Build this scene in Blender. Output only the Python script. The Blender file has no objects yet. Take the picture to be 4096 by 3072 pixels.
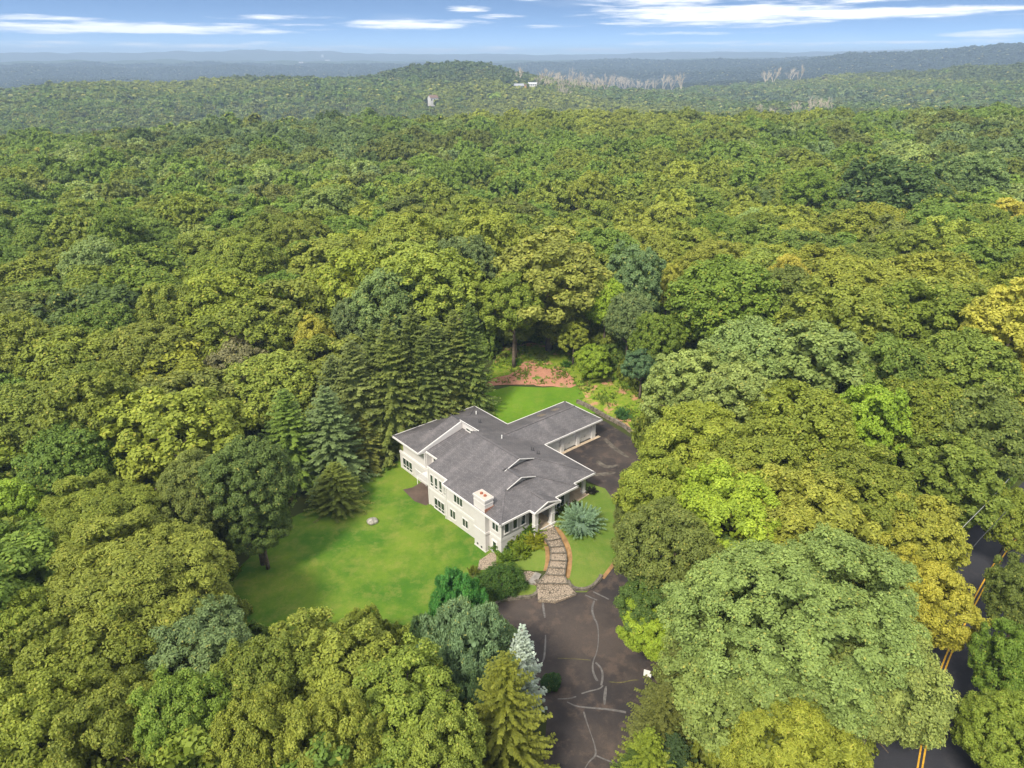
import bpy, bmesh, math, random
import numpy as np
from mathutils import Vector, Matrix
from mathutils.geometry import delaunay_2d_cdt
R = math.radians
C = bpy.context.scene.collection
SC = bpy.context.scene
random.seed(7)

# ------------------------------------------------------------------ camera, sky, sun, exposure
CZ = 56.2                                   # camera height above the lower lawn, metres
F = 2840.0; YH = 235.0                      # focal length and horizon row for a 4096 x 3072 frame
PT = math.atan((1536 - YH) / F)
cam = bpy.data.objects.new('camera', bpy.data.cameras.new('camera')); C.objects.link(cam)
cam.location = (0, 0, CZ); cam.rotation_euler = (math.pi/2 - PT, 0, 0)
cam.data.sensor_width = 36; cam.data.lens = F/4096*36; cam.data.clip_start = 0.5; cam.data.clip_end = 40000
SC.camera = cam
SUN_AZ, SUN_EL = -150.0, 47.0               # azimuth clockwise from the view direction, elevation
world = bpy.data.worlds.new('World'); SC.world = world; world.use_nodes = True
wn = world.node_tree.nodes; wl = world.node_tree.links; wn.clear()

def mk_world():
    def N(t, **k):
        n = wn.new(t)
        for a, b in k.items(): setattr(n, a, b)
        return n
    def M(op, a, b=None, c=None):
        n = N('ShaderNodeMath', operation=op)
        for i, v in enumerate((a, b, c)):
            if v is None: continue
            if isinstance(v, (int, float)): n.inputs[i].default_value = v
            else: wl.new(v, n.inputs[i])
        return n.outputs[0]
    tc = N('ShaderNodeTexCoord'); sep = N('ShaderNodeSeparateXYZ'); wl.new(tc.outputs['Generated'], sep.inputs[0])
    X, Y, Z = sep.outputs
    # the clear blue stands higher than the dusty band at the horizon: lift the lookup direction
    z2 = M('ADD', M('MULTIPLY', M('MAXIMUM', Z, 0.0), 11.0), 0.008)
    cmb = N('ShaderNodeCombineXYZ'); wl.new(X, cmb.inputs[0]); wl.new(Y, cmb.inputs[1]); wl.new(z2, cmb.inputs[2])
    nrm = N('ShaderNodeVectorMath', operation='NORMALIZE'); wl.new(cmb.outputs[0], nrm.inputs[0])
    sky = N('ShaderNodeTexSky'); sky.sky_type = 'NISHITA'; sky.sun_disc = False
    sky.sun_elevation = R(SUN_EL); sky.sun_rotation = R(SUN_AZ); sky.air_density = 1.1; sky.dust_density = 0.5; sky.ozone_density = 1.0
    wl.new(nrm.outputs[0], sky.inputs[0])
    az = M('ARCTAN2', X, Y)
    av = N('ShaderNodeCombineXYZ'); wl.new(az, av.inputs[0]); wl.new(Z, av.inputs[1])
    # streaky distortion
    sc = N('ShaderNodeVectorMath', operation='MULTIPLY'); wl.new(av.outputs[0], sc.inputs[0]); sc.inputs[1].default_value = (14, 190, 1)
    nz = N('ShaderNodeTexNoise'); nz.inputs['Scale'].default_value = 1; nz.inputs['Detail'].default_value = 7; nz.inputs['Roughness'].default_value = .6
    nz.noise_dimensions = '2D'; wl.new(sc.outputs[0], nz.inputs['Vector'])
    BL = [(480,126,620,22,1),(150,100,210,13,.75),(1120,80,220,10,.85),(1220,107,110,8,.6),(1680,102,270,22,1),(1870,42,85,12,.85),
          (2010,70,100,10,.5),(2850,66,470,44,1.15),(2700,22,330,20,.7),(3400,72,560,22,1.1),(3900,72,280,8,.6),(2750,137,330,7,.55),
          (2500,112,150,7,.35),(3500,28,330,9,.45),(4020,150,200,14,.7),(600,186,700,12,.6),(3200,176,700,12,.55),(1900,200,1100,14,.6),
          (2330,8,260,9,.4),(2200,108,160,8,.3),(1000,172,330,6,.3)]
    mx = None
    for (px, py, w, h, s) in BL:
        a = math.atan((px-2048)/3123); e = (YH-py)/3435
        su = N('ShaderNodeVectorMath', operation='SUBTRACT'); wl.new(av.outputs[0], su.inputs[0]); su.inputs[1].default_value = (a, e, 0)
        mu = N('ShaderNodeVectorMath', operation='MULTIPLY'); wl.new(su.outputs[0], mu.inputs[0]); mu.inputs[1].default_value = (3123/w, 3435/h, 0)
        ln = N('ShaderNodeVectorMath', operation='LENGTH'); wl.new(mu.outputs[0], ln.inputs[0])
        g = M('MULTIPLY', M('MAXIMUM', M('SUBTRACT', 1.35, ln.outputs['Value']), 0), s)
        mx = g if mx is None else M('MAXIMUM', mx, g)
    k = M('ADD', M('MULTIPLY', M('SUBTRACT', nz.outputs[0], .5), 2.5), mx)
    k = M('MULTIPLY', k, M('MINIMUM', M('MULTIPLY', mx, 5), 1))
    # a thin high veil of cirrus over the rest of the sky
    sc2 = N('ShaderNodeVectorMath', operation='MULTIPLY'); wl.new(tc.outputs['Generated'], sc2.inputs[0]); sc2.inputs[1].default_value = (3, 3, 16)
    n2 = N('ShaderNodeTexNoise'); n2.inputs['Scale'].default_value = 1.4; n2.inputs['Detail'].default_value = 6; wl.new(sc2.outputs[0], n2.inputs['Vector'])
    veil = M('MULTIPLY', M('MAXIMUM', M('SUBTRACT', n2.outputs[0], .56), 0), .8)
    mr = N('ShaderNodeMapRange'); mr.interpolation_type = 'SMOOTHSTEP'; wl.new(k, mr.inputs[0]); mr.inputs[1].default_value = .05; mr.inputs[2].default_value = 1.35
    hi = N('ShaderNodeMapRange'); hi.interpolation_type = 'SMOOTHSTEP'; wl.new(Z, hi.inputs[0]); hi.inputs[1].default_value = .12; hi.inputs[2].default_value = .5; hi.inputs[4].default_value = .85  # unseen white cloud cover overhead, added to whiten the fill light
    fac = M('MINIMUM', M('ADD', M('ADD', mr.outputs[0], veil), hi.outputs[0]), .88)
    mix = N('ShaderNodeMix'); mix.data_type = 'RGBA'; wl.new(fac, mix.inputs[0]); tn = N('ShaderNodeMix'); tn.data_type = 'RGBA'; tn.blend_type = 'MULTIPLY'; tn.inputs[0].default_value = 1; wl.new(sky.outputs[0], tn.inputs[6]); tn.inputs[7].default_value = (.84, 1.04, 1.16, 1); wl.new(tn.outputs[2], mix.inputs[6]); mix.inputs[7].default_value = (CLOUD*1.0, CLOUD*.985, CLOUD*.95, 1)
    bg = N('ShaderNodeBackground'); bg.inputs[1].default_value = SKY; wl.new(mix.outputs[2], bg.inputs[0])
    out = N('ShaderNodeOutputWorld'); wl.new(bg.outputs[0], out.inputs[0])
SKY = 0.10; CLOUD = 8.0
mk_world()
sl = bpy.data.lights.new('sun', 'SUN'); sl.energy = 2.6; sl.angle = R(10); sl.color = (1.0, .935, .79)
sun = bpy.data.objects.new('sun', sl); C.objects.link(sun)
sd = Vector((math.sin(R(SUN_AZ))*math.cos(R(SUN_EL)), math.cos(R(SUN_AZ))*math.cos(R(SUN_EL)), math.sin(R(SUN_EL))))
sun.rotation_euler = (-sd).to_track_quat('-Z', 'Y').to_euler(); sun.location = (-60, 0, 120)
SC.view_settings.view_transform = 'Standard'; SC.view_settings.look = 'None'; SC.view_settings.gamma = 1
SC.view_settings.exposure = 1.1
SC.cycles.max_bounces = 5; SC.cycles.diffuse_bounces = 3; SC.cycles.volume_bounces = 0
SC.cycles.transparent_max_bounces = 8

# ------------------------------------------------------------------ helpers
BU = np.array([.7604, .6494]); BV = np.array([-.6494, .7604])     # house axes in the ground plane
def W(u, v): return BU*u + BV*v
def ray(px, py):
    cx = (px-2048)/F; cy = -(py-1536)/F
    return np.array([cx, math.cos(PT)+cy*math.sin(PT), -math.sin(PT)+cy*math.cos(PT)])
def at(px, py, z):                           # ground position seen at a pixel, for a known height
    r = ray(px, py); t = (z-CZ)/r[2]
    return np.array([r[0]*t, r[1]*t])
def proj(x, y, z):
    dz = z-CZ; d = y*math.cos(PT)-dz*math.sin(PT); k = y*math.sin(PT)+dz*math.cos(PT)
    return 2048+F*x/d, 1536-F*k/d, d
def c1(x, y): return (1500+.4973*x, 1550+.4973*y)
def c4(x, y): return (2000+.27125*x, 1550+.27125*y)
def c5(x, y): return (1600+.5256*x, 2200+.5256*y)

def tag(o, label=None, cat=None, group=None, kind=None):
    if label: o['label'] = label
    if cat: o['category'] = cat
    if group: o['group'] = group
    if kind: o['kind'] = kind
    return o
def empty(name, loc, rz=0, **k):
    o = bpy.data.objects.new(name, None); C.objects.link(o); o.location = loc; o.rotation_euler = (0, 0, rz)
    o.empty_display_size = .5
    return tag(o, **k)
def link(name, me, mat=None, parent=None, **k):
    o = bpy.data.objects.new(name, me); C.objects.link(o)
    if mat and not me.materials: me.materials.append(mat)
    if parent: o.parent = parent
    return tag(o, **k)
def npmesh(name, V, Fc, n=4, smooth=False, attr=None):
    V = np.asarray(V, dtype=np.float32); Fc = np.asarray(Fc, dtype=np.int32)
    me = bpy.data.meshes.new(name)
    me.vertices.add(len(V)); me.vertices.foreach_set('co', V.ravel())
    me.loops.add(Fc.size); me.loops.foreach_set('vertex_index', Fc.ravel())
    me.polygons.add(len(Fc)); me.polygons.foreach_set('loop_start', np.arange(len(Fc), dtype=np.int32)*n)
    me.polygons.foreach_set('loop_total', np.full(len(Fc), n, dtype=np.int32))
    if smooth: me.polygons.foreach_set('use_smooth', np.ones(len(Fc), dtype=bool))
    if attr:
        for k, a in attr.items():
            at_ = me.attributes.new(k, 'FLOAT', 'POINT'); at_.data.foreach_set('value', np.asarray(a, dtype=np.float32))
    me.update(); me.validate(); return me
class MB:
    """collects boxes, polygons and tubes into one mesh"""
    def __init__(s): s.V = []; s.F = []
    def poly(s, pts):
        b = len(s.V); s.V += [tuple(map(float, p)) for p in pts]; s.F.append(list(range(b, b+len(pts))))
    def box(s, x0, x1, y0, y1, z0, z1):
        b = len(s.V)
        s.V += [(x0,y0,z0),(x1,y0,z0),(x1,y1,z0),(x0,y1,z0),(x0,y0,z1),(x1,y0,z1),(x1,y1,z1),(x0,y1,z1)]
        s.F += [[b+i for i in f] for f in ((0,3,2,1),(4,5,6,7),(0,1,5,4),(1,2,6,5),(2,3,7,6),(3,0,4,7))]
    def bar(s, a, c, w, h, up=(0,0,1), off=0.0):
        """box beam from a to c, width w sideways, height h hanging down from the line"""
        a = Vector(a); c = Vector(c); d = (c-a).normalized(); sd_ = d.cross(Vector(up)).normalized(); u = sd_.cross(d).normalized()
        b = len(s.V)
        for p in (a, c):
            for (q, r) in ((-w/2+off, -h), (w/2+off, -h), (w/2+off, 0), (-w/2+off, 0)):
                s.V.append(tuple(p+sd_*q+u*r))
        s.F += [[b+i for i in f] for f in ((0,1,2,3),(4,7,6,5),(0,4,5,1),(1,5,6,2),(2,6,7,3),(3,7,4,0))]
    def tube(s, pts, rad, n=7, cap=True):
        pts = [Vector(p) for p in pts]; b0 = len(s.V)
        for i, p in enumerate(pts):
            d = (pts[min(i+1, len(pts)-1)]-pts[max(i-1, 0)]).normalized()
            a = d.cross(Vector((0.13, .97, .2))).normalized(); c = d.cross(a)
            r = rad[i] if isinstance(rad, (list, tuple)) else rad
            for k in range(n):
                t = 2*math.pi*k/n; s.V.append(tuple(p+a*(r*math.cos(t))+c*(r*math.sin(t))))
        for i in range(len(pts)-1):
            for k in range(n):
                s.F.append([b0+i*n+k, b0+i*n+(k+1) % n, b0+(i+1)*n+(k+1) % n, b0+(i+1)*n+k])
        if cap: s.F.append([b0+(len(pts)-1)*n+k for k in range(n)]); s.F.append([b0+k for k in range(n)][::-1])
    def prism(s, pts, z0, z1):
        n = len(pts); b = len(s.V)
        s.V += [(float(p[0]), float(p[1]), z0) for p in pts]+[(float(p[0]), float(p[1]), z1) for p in pts]
        s.F.append([b+i for i in range(n)][::-1]); s.F.append([b+n+i for i in range(n)])
        for i in range(n): s.F.append([b+i, b+(i+1) % n, b+n+(i+1) % n, b+n+i])
    def mesh(s, name, smooth=False):
        me = bpy.data.meshes.new(name); me.from_pydata(s.V, [], s.F); me.update()
        if smooth: me.polygons.foreach_set('use_smooth', [True]*len(me.polygons))
        return me
    def build(s, name, mat, parent=None, smooth=False, **k): return link(name, s.mesh(name, smooth), mat, parent, **k)

# ------------------------------------------------------------------ materials
def material(name):
    m = bpy.data.materials.new(name); m.use_nodes = True; nt = m.node_tree
    for n in list(nt.nodes): nt.nodes.remove(n)
    return m, nt
def nd(nt, t, ins=None, **k):
    n = nt.nodes.new(t)
    for a, b in k.items(): setattr(n, a, b)
    for a, b in (ins or {}).items():
        if isinstance(b, bpy.types.NodeSocket): nt.links.new(b, n.inputs[a])
        else: n.inputs[a].default_value = b
    return n
def mth(nt, op, a, b=0.0, c=None):
    ins = {0: a, 1: b}
    if c is not None: ins[2] = c
    return nd(nt, 'ShaderNodeMath', ins, operation=op).outputs[0]
def mixc(nt, f, a, b, mode='MIX'):
    n = nd(nt, 'ShaderNodeMix', {0: f, 6: a, 7: b}, data_type='RGBA', blend_type=mode); return n.outputs[2]
def rgb(*c): return (c[0], c[1], c[2], 1)
def noise(nt, vec, scale, detail=4, rough=.55, dim='3D'):
    n = nd(nt, 'ShaderNodeTexNoise', {'Scale': scale, 'Detail': detail, 'Roughness': rough}); nt.links.new(vec, n.inputs['Vector']); return n.outputs[0]
def ramp(nt, f, lo, hi):
    return nd(nt, 'ShaderNodeMapRange', {0: f, 1: lo, 2: hi}, interpolation_type='SMOOTHSTEP').outputs[0]
def pbsdf(m, nt, col, rough=.8, bump=None, bstr=.3, bdist=.05, spec=.3, **k):
    p = nd(nt, 'ShaderNodeBsdfPrincipled', {'Base Color': col, 'Roughness': rough, 'Specular IOR Level': spec})
    for a, b in k.items(): p.inputs[a].default_value = b
    if bump is not None:
        b = nd(nt, 'ShaderNodeBump', {'Strength': bstr, 'Distance': bdist, 'Height': bump}); nt.links.new(b.outputs[0], p.inputs['Normal'])
    o = nd(nt, 'ShaderNodeOutputMaterial', {0: p.outputs[0]}); return m

def mat_leaf(name, instanced=False, attrname='tint', fixed=None, gloss=.10):
    m, nt = material(name)
    if fixed: base = nd(nt, 'ShaderNodeRGB').outputs[0]; base.default_value = rgb(*fixed)
    elif instanced:
        base = nd(nt, 'ShaderNodeAttribute', attribute_type='INSTANCER', attribute_name=attrname).outputs[0]
    else: base = nd(nt, 'ShaderNodeObjectInfo').outputs['Color']
    va = nd(nt, 'ShaderNodeAttribute', attribute_name='var').outputs['Fac']
    oi = nd(nt, 'ShaderNodeObjectInfo').outputs['Random']
    bright = mth(nt, 'ADD', mth(nt, 'MULTIPLY', va, .75), .60)
    c = mixc(nt, 1.0, base, nd(nt, 'ShaderNodeCombineXYZ', {0: bright, 1: bright, 2: bright}).outputs[0], 'MULTIPLY')
    hs = nd(nt, 'ShaderNodeHueSaturation', {'Hue': mth(nt, 'ADD', .492, mth(nt, 'MULTIPLY', va, -.018)), 'Color': c}); hs.inputs['Hue'].default_value = .5
    nt.links.new(mth(nt, 'ADD', .508, mth(nt, 'MULTIPLY', va, -.018)), hs.inputs['Hue'])
    # yellow leaves scattered through the crown
    yl = mth(nt, 'GREATER_THAN', va, .955)
    col = mixc(nt, mth(nt, 'MULTIPLY', yl, .6), hs.outputs[0], rgb(.42, .36, .07))
    p = nd(nt, 'ShaderNodeBsdfPrincipled', {'Base Color': col, 'Roughness': .5, 'Specular IOR Level': gloss*2})
    t = nd(nt, 'ShaderNodeBsdfTranslucent', {0: mixc(nt, 1.0, col, rgb(1.25, 1.15, .5), 'MULTIPLY')})
    mx = nd(nt, 'ShaderNodeMixShader', {0: .36, 1: p.outputs[0], 2: t.outputs[0]})
    nd(nt, 'ShaderNodeOutputMaterial', {0: mx.outputs[0]}); return m
LEAF = mat_leaf('foliage'); LEAFI = mat_leaf('foliage_far', True)

def mat_simple(name, col, rough=.8, var=.12, scale=3.0, bs=.15, bd=.02, spec=.3, **k):
    m, nt = material(name); tc = nd(nt, 'ShaderNodeTexCoord').outputs['Object']
    n = noise(nt, tc, scale, 6, .65)
    a = rgb(*[x*(1-var) for x in col]); b = rgb(*[min(1, x*(1+var)) for x in col])
    return pbsdf(m, nt, mixc(nt, ramp(nt, n, .3, .7), a, b), rough, n, bs, bd, spec, **k)
BARK = mat_simple('bark', (.13, .10, .075), .95, .4, 2.5, .6, .1)
PALEBARK = mat_simple('bleached_bark', (.46, .39, .29), .95, .3, .5)
STUCCO = mat_simple('stucco', (.56, .53, .52), .9, .035, 1.1, .25, .01)
STUCCO_G = mat_simple('grey_shade_stucco', (.41, .395, .38), .9, .04, 1.1, .25, .01)  # greyer stucco; on the front gablet faces the grey is painted shade
TRIM = mat_simple('white_trim', (.64, .615, .60), .6, .03, 2.0)
DOORW = mat_simple('white_door_paint', (.74, .73, .71), .6, .04, 1.5)
POT = mat_simple('clay_pot', (.30, .10, .055), .8, .2, 6)
METAL = mat_simple('dark_metal', (.05, .05, .055), .5, .1, 5)
STONE = mat_simple('fieldstone', (.30, .28, .24), .95, .45, 2.2, .8, .08)
CURB = mat_simple('curb_stone', (.14, .12, .095), .95, .45, 3.0, .8, .05)
TIMBER = mat_simple('weathered_timber', (.15, .125, .10), .95, .6, 1.6, .7, .05)
CONC = mat_simple('tan_concrete', (.42, .33, .24), .95, .2, 1.5, .3)
INSIDE = mat_simple('interior_dark', (.05, .045, .04), .9, .2, 1)
WIRE = mat_simple('wire_sheath', (.30, .30, .29), .6, .1, 1)
WHITEP = mat_simple('white_plastic', (.8, .8, .78), .5, .03, 2)
PINK = mat_simple('faded_red_metal', (.65, .30, .26), .5, .1, 4)

def mat_glass():
    m, nt = material('window_glass'); tc = nd(nt, 'ShaderNodeTexCoord').outputs['Object']
    n = noise(nt, tc, .8, 3)
    c = mixc(nt, ramp(nt, n, .35, .65), rgb(.012, .028, .024), rgb(.05, .065, .05))
    return pbsdf(m, nt, c, .08, None, spec=.5)
GLASS = mat_glass()
def mat_roof():
    m, nt = material('asphalt_shingles'); g = nd(nt, 'ShaderNodeNewGeometry')
    tc = nd(nt, 'ShaderNodeTexCoord').outputs['Object']
    # courses run level: rows follow the height, tabs follow the run of the eave
    sp = nd(nt, 'ShaderNodeSeparateXYZ', {0: tc}); ns = nd(nt, 'ShaderNodeSeparateXYZ', {0: nd(nt, 'ShaderNodeVectorTransform', {0: g.outputs['True Normal']}, vector_type='NORMAL', convert_from='WORLD', convert_to='OBJECT').outputs[0]})
    isx = mth(nt, 'GREATER_THAN', mth(nt, 'ABSOLUTE', ns.outputs[0]), mth(nt, 'ABSOLUTE', ns.outputs[1]))
    run = nd(nt, 'ShaderNodeMix', {0: isx, 2: sp.outputs[0], 3: sp.outputs[1]}, data_type='FLOAT').outputs[0]
    v = nd(nt, 'ShaderNodeCombineXYZ', {0: run, 1: mth(nt, 'MULTIPLY', sp.outputs[2], 3.1), 2: 0.0}).outputs[0]
    bk = nd(nt, 'ShaderNodeTexBrick', {'Vector': v, 'Color1': rgb(.082, .074, .077), 'Color2': rgb(.120, .109, .112), 'Mortar': rgb(.045, .044, .05), 'Scale': 1.0, 'Mortar Size': .022, 'Mortar Smooth': .6, 'Brick Width': .42, 'Row Height': .19})
    # broad weather streaks running down the slopes
    st = nd(nt, 'ShaderNodeCombineXYZ', {0: mth(nt, 'MULTIPLY', run, .9), 1: mth(nt, 'MULTIPLY', sp.outputs[2], .55), 2: 0.0}).outputs[0]
    n1 = noise(nt, st, .8, 4, .6); n2 = noise(nt, tc, .35, 3)
    c = mixc(nt, ramp(nt, n1, .42, .72), bk.outputs[0], mixc(nt, 1.0, bk.outputs[0], rgb(1.42, 1.40, 1.38), 'MULTIPLY'))
    c = mixc(nt, ramp(nt, n2, .5, .7), c, mixc(nt, 1.0, c, rgb(.80, .80, .81), 'MULTIPLY'))
    return pbsdf(m, nt, c, .62, bk.outputs['Fac'], -.5, .02, .55)
ROOF = mat_roof()
def mat_asphalt(name, a, b, crack=True):
    m, nt = material(name); tc = nd(nt, 'ShaderNodeTexCoord').outputs['Object']
    n1 = noise(nt, tc, .10, 5, .6); n2 = noise(nt, tc, 9, 3, .7); n3 = noise(nt, tc, .55, 6, .65)
    c = mixc(nt, ramp(nt, n1, .38, .64), rgb(*a), rgb(*b))
    c = mixc(nt, mth(nt, 'MULTIPLY', ramp(nt, n3, .48, .66), .5), c, rgb(b[0]*1.7, b[1]*1.55, b[2]*1.4))
    c = mixc(nt, .35, c, mixc(nt, 1.0, c, nd(nt, 'ShaderNodeCombineXYZ', {0: mth(nt, 'MULTIPLY', n2, 2), 1: mth(nt, 'MULTIPLY', n2, 2), 2: mth(nt, 'MULTIPLY', n2, 2)}).outputs[0], 'MULTIPLY'))
    return pbsdf(m, nt, c, .85, n2, .35, .02, .3)
ASPH = mat_asphalt('driveway_asphalt', (.030, .025, .025), (.070, .054, .046))
ROADM = mat_asphalt('road_asphalt', (.022, .022, .028), (.034, .034, .042))
SEAL = mat_simple('crack_sealant', (.120, .110, .106), .7, .3, 3)
MOSS = mat_simple('mossy_crack', (.14, .13, .04), .95, .4, 3)
YPAINT = mat_simple('yellow_paint', (.66, .36, .03), .7, .25, 4)
def mat_paver():
    m, nt = material('patterned_pavers'); tc = nd(nt, 'ShaderNodeTexCoord').outputs['Object']
    vo = nd(nt, 'ShaderNodeTexVoronoi', {'Vector': tc, 'Scale': 3.3}, feature='DISTANCE_TO_EDGE').outputs['Distance']
    n = noise(nt, tc, .5, 5, .65); n2 = noise(nt, tc, 7, 3, .6)
    joint = mth(nt, 'LESS_THAN', vo, mth(nt, 'ADD', .022, mth(nt, 'MULTIPLY', ramp(nt, n, .38, .62), .075)))
    base = mixc(nt, n2, rgb(.25, .195, .145), rgb(.37, .295, .225))
    c = mixc(nt, joint, base, rgb(.085, .068, .05))
    c = mixc(nt, mth(nt, 'MULTIPLY', ramp(nt, n, .55, .75), .6), c, rgb(.12, .095, .06))
    return pbsdf(m, nt, c, .95, vo, .4, .03)
PAVER = mat_paver()
def mat_grass(name, c0, c1_, c2, s=1.0, bmix=.35):
    m, nt = material(name); tc = nd(nt, 'ShaderNodeTexCoord').outputs['Object']
    n1 = noise(nt, tc, .11*s, 7, .68); n2 = noise(nt, tc, .55*s, 8, .75); n3 = noise(nt, tc, 14, 3, .7)
    c = mixc(nt, ramp(nt, n1, .35, .65), rgb(*c0), rgb(*c1_))
    c = mixc(nt, mth(nt, 'MULTIPLY', ramp(nt, n2, .45, .68), bmix+.15), c, rgb(*c2))
    k = mth(nt, 'ADD', .62, mth(nt, 'MULTIPLY', n3, .76))
    c = mixc(nt, 1.0, c, nd(nt, 'ShaderNodeCombineXYZ', {0: k, 1: k, 2: k}).outputs[0], 'MULTIPLY')
    return pbsdf(m, nt, c, .9, n3, .9, .06, .15)
GRASS = mat_grass('lawn_grass', (.052, .135, .010), (.135, .205, .020), (.22, .22, .05))
GRASS2 = mat_grass('back_lawn_grass', (.075, .165, .010), (.115, .215, .014), (.17, .22, .03))
GRASS3 = mat_grass('front_grass', (.09, .16, .020), (.145, .20, .034), (.20, .21, .05))
def mat_rough():
    m, nt = material('rough_meadow'); tc = nd(nt, 'ShaderNodeTexCoord').outputs['Object']
    n1 = noise(nt, tc, .22, 6, .68); n2 = noise(nt, tc, 1.6, 6, .7); n3 = noise(nt, tc, 12, 3, .7)
    c = mixc(nt, ramp(nt, n2, .35, .7), rgb(.13, .24, .015), rgb(.30, .32, .05))
    c = mixc(nt, ramp(nt, n1, .53, .60), c, mixc(nt, n2, rgb(.42, .19, .12), rgb(.55, .32, .18)))
    k = mth(nt, 'ADD', .55, mth(nt, 'MULTIPLY', n3, .9)); c = mixc(nt, 1.0, c, nd(nt, 'ShaderNodeCombineXYZ', {0: k, 1: k, 2: k}).outputs[0], 'MULTIPLY')
    return pbsdf(m, nt, c, .95, n3, 1.0, .12, .1)
ROUGH = mat_rough()
def mat_mulch():
    m, nt = material('bark_mulch'); tc = nd(nt, 'ShaderNodeTexCoord').outputs['Object']
    n = noise(nt, tc, 4, 6, .75); n1 = noise(nt, tc, .5, 4)
    c = mixc(nt, n, rgb(.20, .07, .045), rgb(.62, .33, .22)); c = mixc(nt, ramp(nt, n1, .6, .72), c, rgb(.12, .2, .03))
    return pbsdf(m, nt, c, .95, n, 1, .08, .1)
MULCH = mat_mulch()
SOIL = mat_simple('bare_soil', (.26, .15, .065), .95, .3, 1.2, .5, .05)
def mat_forest_floor():
    m, nt = material('forest_floor'); tc = nd(nt, 'ShaderNodeTexCoord').outputs['Object']
    n = noise(nt, tc, .3, 6, .7); n2 = noise(nt, tc, .012, 5, .6); n4 = noise(nt, tc, .045, 6, .7)
    near = mixc(nt, n, rgb(.04, .035, .015), rgb(.06, .085, .02))
    far = mixc(nt, ramp(nt, n2, .3, .7), rgb(.030, .050, .016), rgb(.055, .078, .024))
    far = mixc(nt, ramp(nt, n4, .45, .7), far, rgb(.035, .05, .015))
    ln = nd(nt, 'ShaderNodeVectorMath', {0: tc}, operation='LENGTH').outputs['Value']
    c = mixc(nt, ramp(nt, ln, 1500, 2600), near, far)
    vo = nd(nt, 'ShaderNodeTexVoronoi', {'Vector': tc, 'Scale': .06}).outputs['Distance']
    return pbsdf(m, nt, c, .95, mth(nt, 'ADD', vo, n4), -1.0, 9.0, .1)
FLOOR = mat_forest_floor()

# ------------------------------------------------------------------ terrain
cps = []
def cp(u, v, z): p = W(u, v); cps.append((p[0], p[1], z))
def cpx(px, py, z): p = at(px, py, z); cps.append((p[0], p[1], z))
for a in [(44.4,55,.3),(43,58,.05),(43,62,0),(43,66,0),(43,70,0),(44,75,.2),(44,80,.3),(46,84,.4),(36,72,-.1),(30,62,-.3),(36,60,-.2),(34,50,-.4),(40,52,-.1),(30,80,-.2),
          (46.3,53,1.0),(46.2,50,1.0),(48,52.2,2.0),(49.5,52.5,2.85),(52,52.3,2.88),(55,53.3,2.95),(57,53.5,3.0),(60,54,3.12),(61,60,3.2),(66,63,3.2),(72,63,3.2),(78,62,3.2),
          (78,68,3.25),(74,74,3.35),(66,76,3.2),(62,82,3.0),(66,86,3.5),(76,84,4.3),(84,76,4.6),(90,66,4.3),(80,55,3.2),(70,55,3.1),(64,54,3.1),(56,86,2.2),(50,84,1.2),(48,92,1.0),(70,95,5),(60,100,4)]: cp(*a)
for a in [(2000,2460,1.2),(2200,2450,1.2),(2400,2480,1.25),(2150,2650,1.15),(2400,2750,1.1),(2350,2950,.9),(2300,3070,.8),(2600,2600,1.3),
          (2510,2230,1.9),(2440,2330,1.4),(2560,2080,2.7),(1100,2500,-.5),(1500,2450,-.3),(1750,2250,0),(1850,2550,.4),(1700,2800,.2),(1400,3000,-.2),(700,2700,-1),
          (2960,2300,1.8),(3300,2700,1.2),(3950,2300,2.2),(3750,2900,1.2),(4090,2000,3.2),(3700,3200,1),(2960,2950,1),(1900,3200,.4),(800,1700,-1),(200,2300,-1.5),(3500,1600,5),(4000,1700,6)]: cpx(*a)
for a in [(-140,160,0),(0,190,3),(140,160,8),(-130,20,-2),(130,20,3),(-60,-60,-1),(60,-60,0),(-70,140,0),(80,160,6)]: cps.append(a)
cps = np.array(cps, dtype=float)
def _k(r2): return .5*r2*np.log(np.maximum(r2, 1e-6))
def _fit():
    n = len(cps); d = cps[:, None, :2]-cps[None, :, :2]; K = _k((d**2).sum(-1))+np.eye(n)*25.0
    P = np.c_[np.ones(n), cps[:, :2]]; A = np.block([[K, P], [P.T, np.zeros((3, 3))]]); b = np.r_[cps[:, 2], 0, 0, 0]
    return np.linalg.solve(A, b)
_w = _fit()
TD = np.array([0,150,300,420,510,620,800,1000,1250,1500,1800,2200,2700,3500,4500,6000,7500,9500,12500], float)
TA = np.array([-33.3,-18.6,-3.6,8.2,17,25,33.3])
TZ = np.array([
 [0,0,-1,-3,-5,-25,-34,-32,-20,-8,-30,-50,-55,-45,-10,20,10,100,90],
 [0,0,0,0,0,-22,-34,-30,-16,-2,-22,-50,-55,-45,-10,22,10,116,90],
 [0,0,0,1,2,-22,-36,-26,2,22,0,-45,-55,-45,-10,20,20,88,80],
 [0,0,2,3,4,-20,-38,-36,-28,-30,-44,-52,-50,-30,15,28,20,92,80],
 [0,2,4,5,4,-20,-38,-38,-34,-30,-22,-34,-34,0,20,32,25,100,80],
 [0,3,6,8,7,-18,-38,-38,-32,-14,8,-20,-14,45,35,35,30,124,100],
 [0,3,8,12,13,-16,-34,-34,-26,-8,16,-12,5,82,50,35,40,146,110]], float)
def smooth(t): t = np.clip(t, 0, 1); return t*t*(3-2*t)
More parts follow.
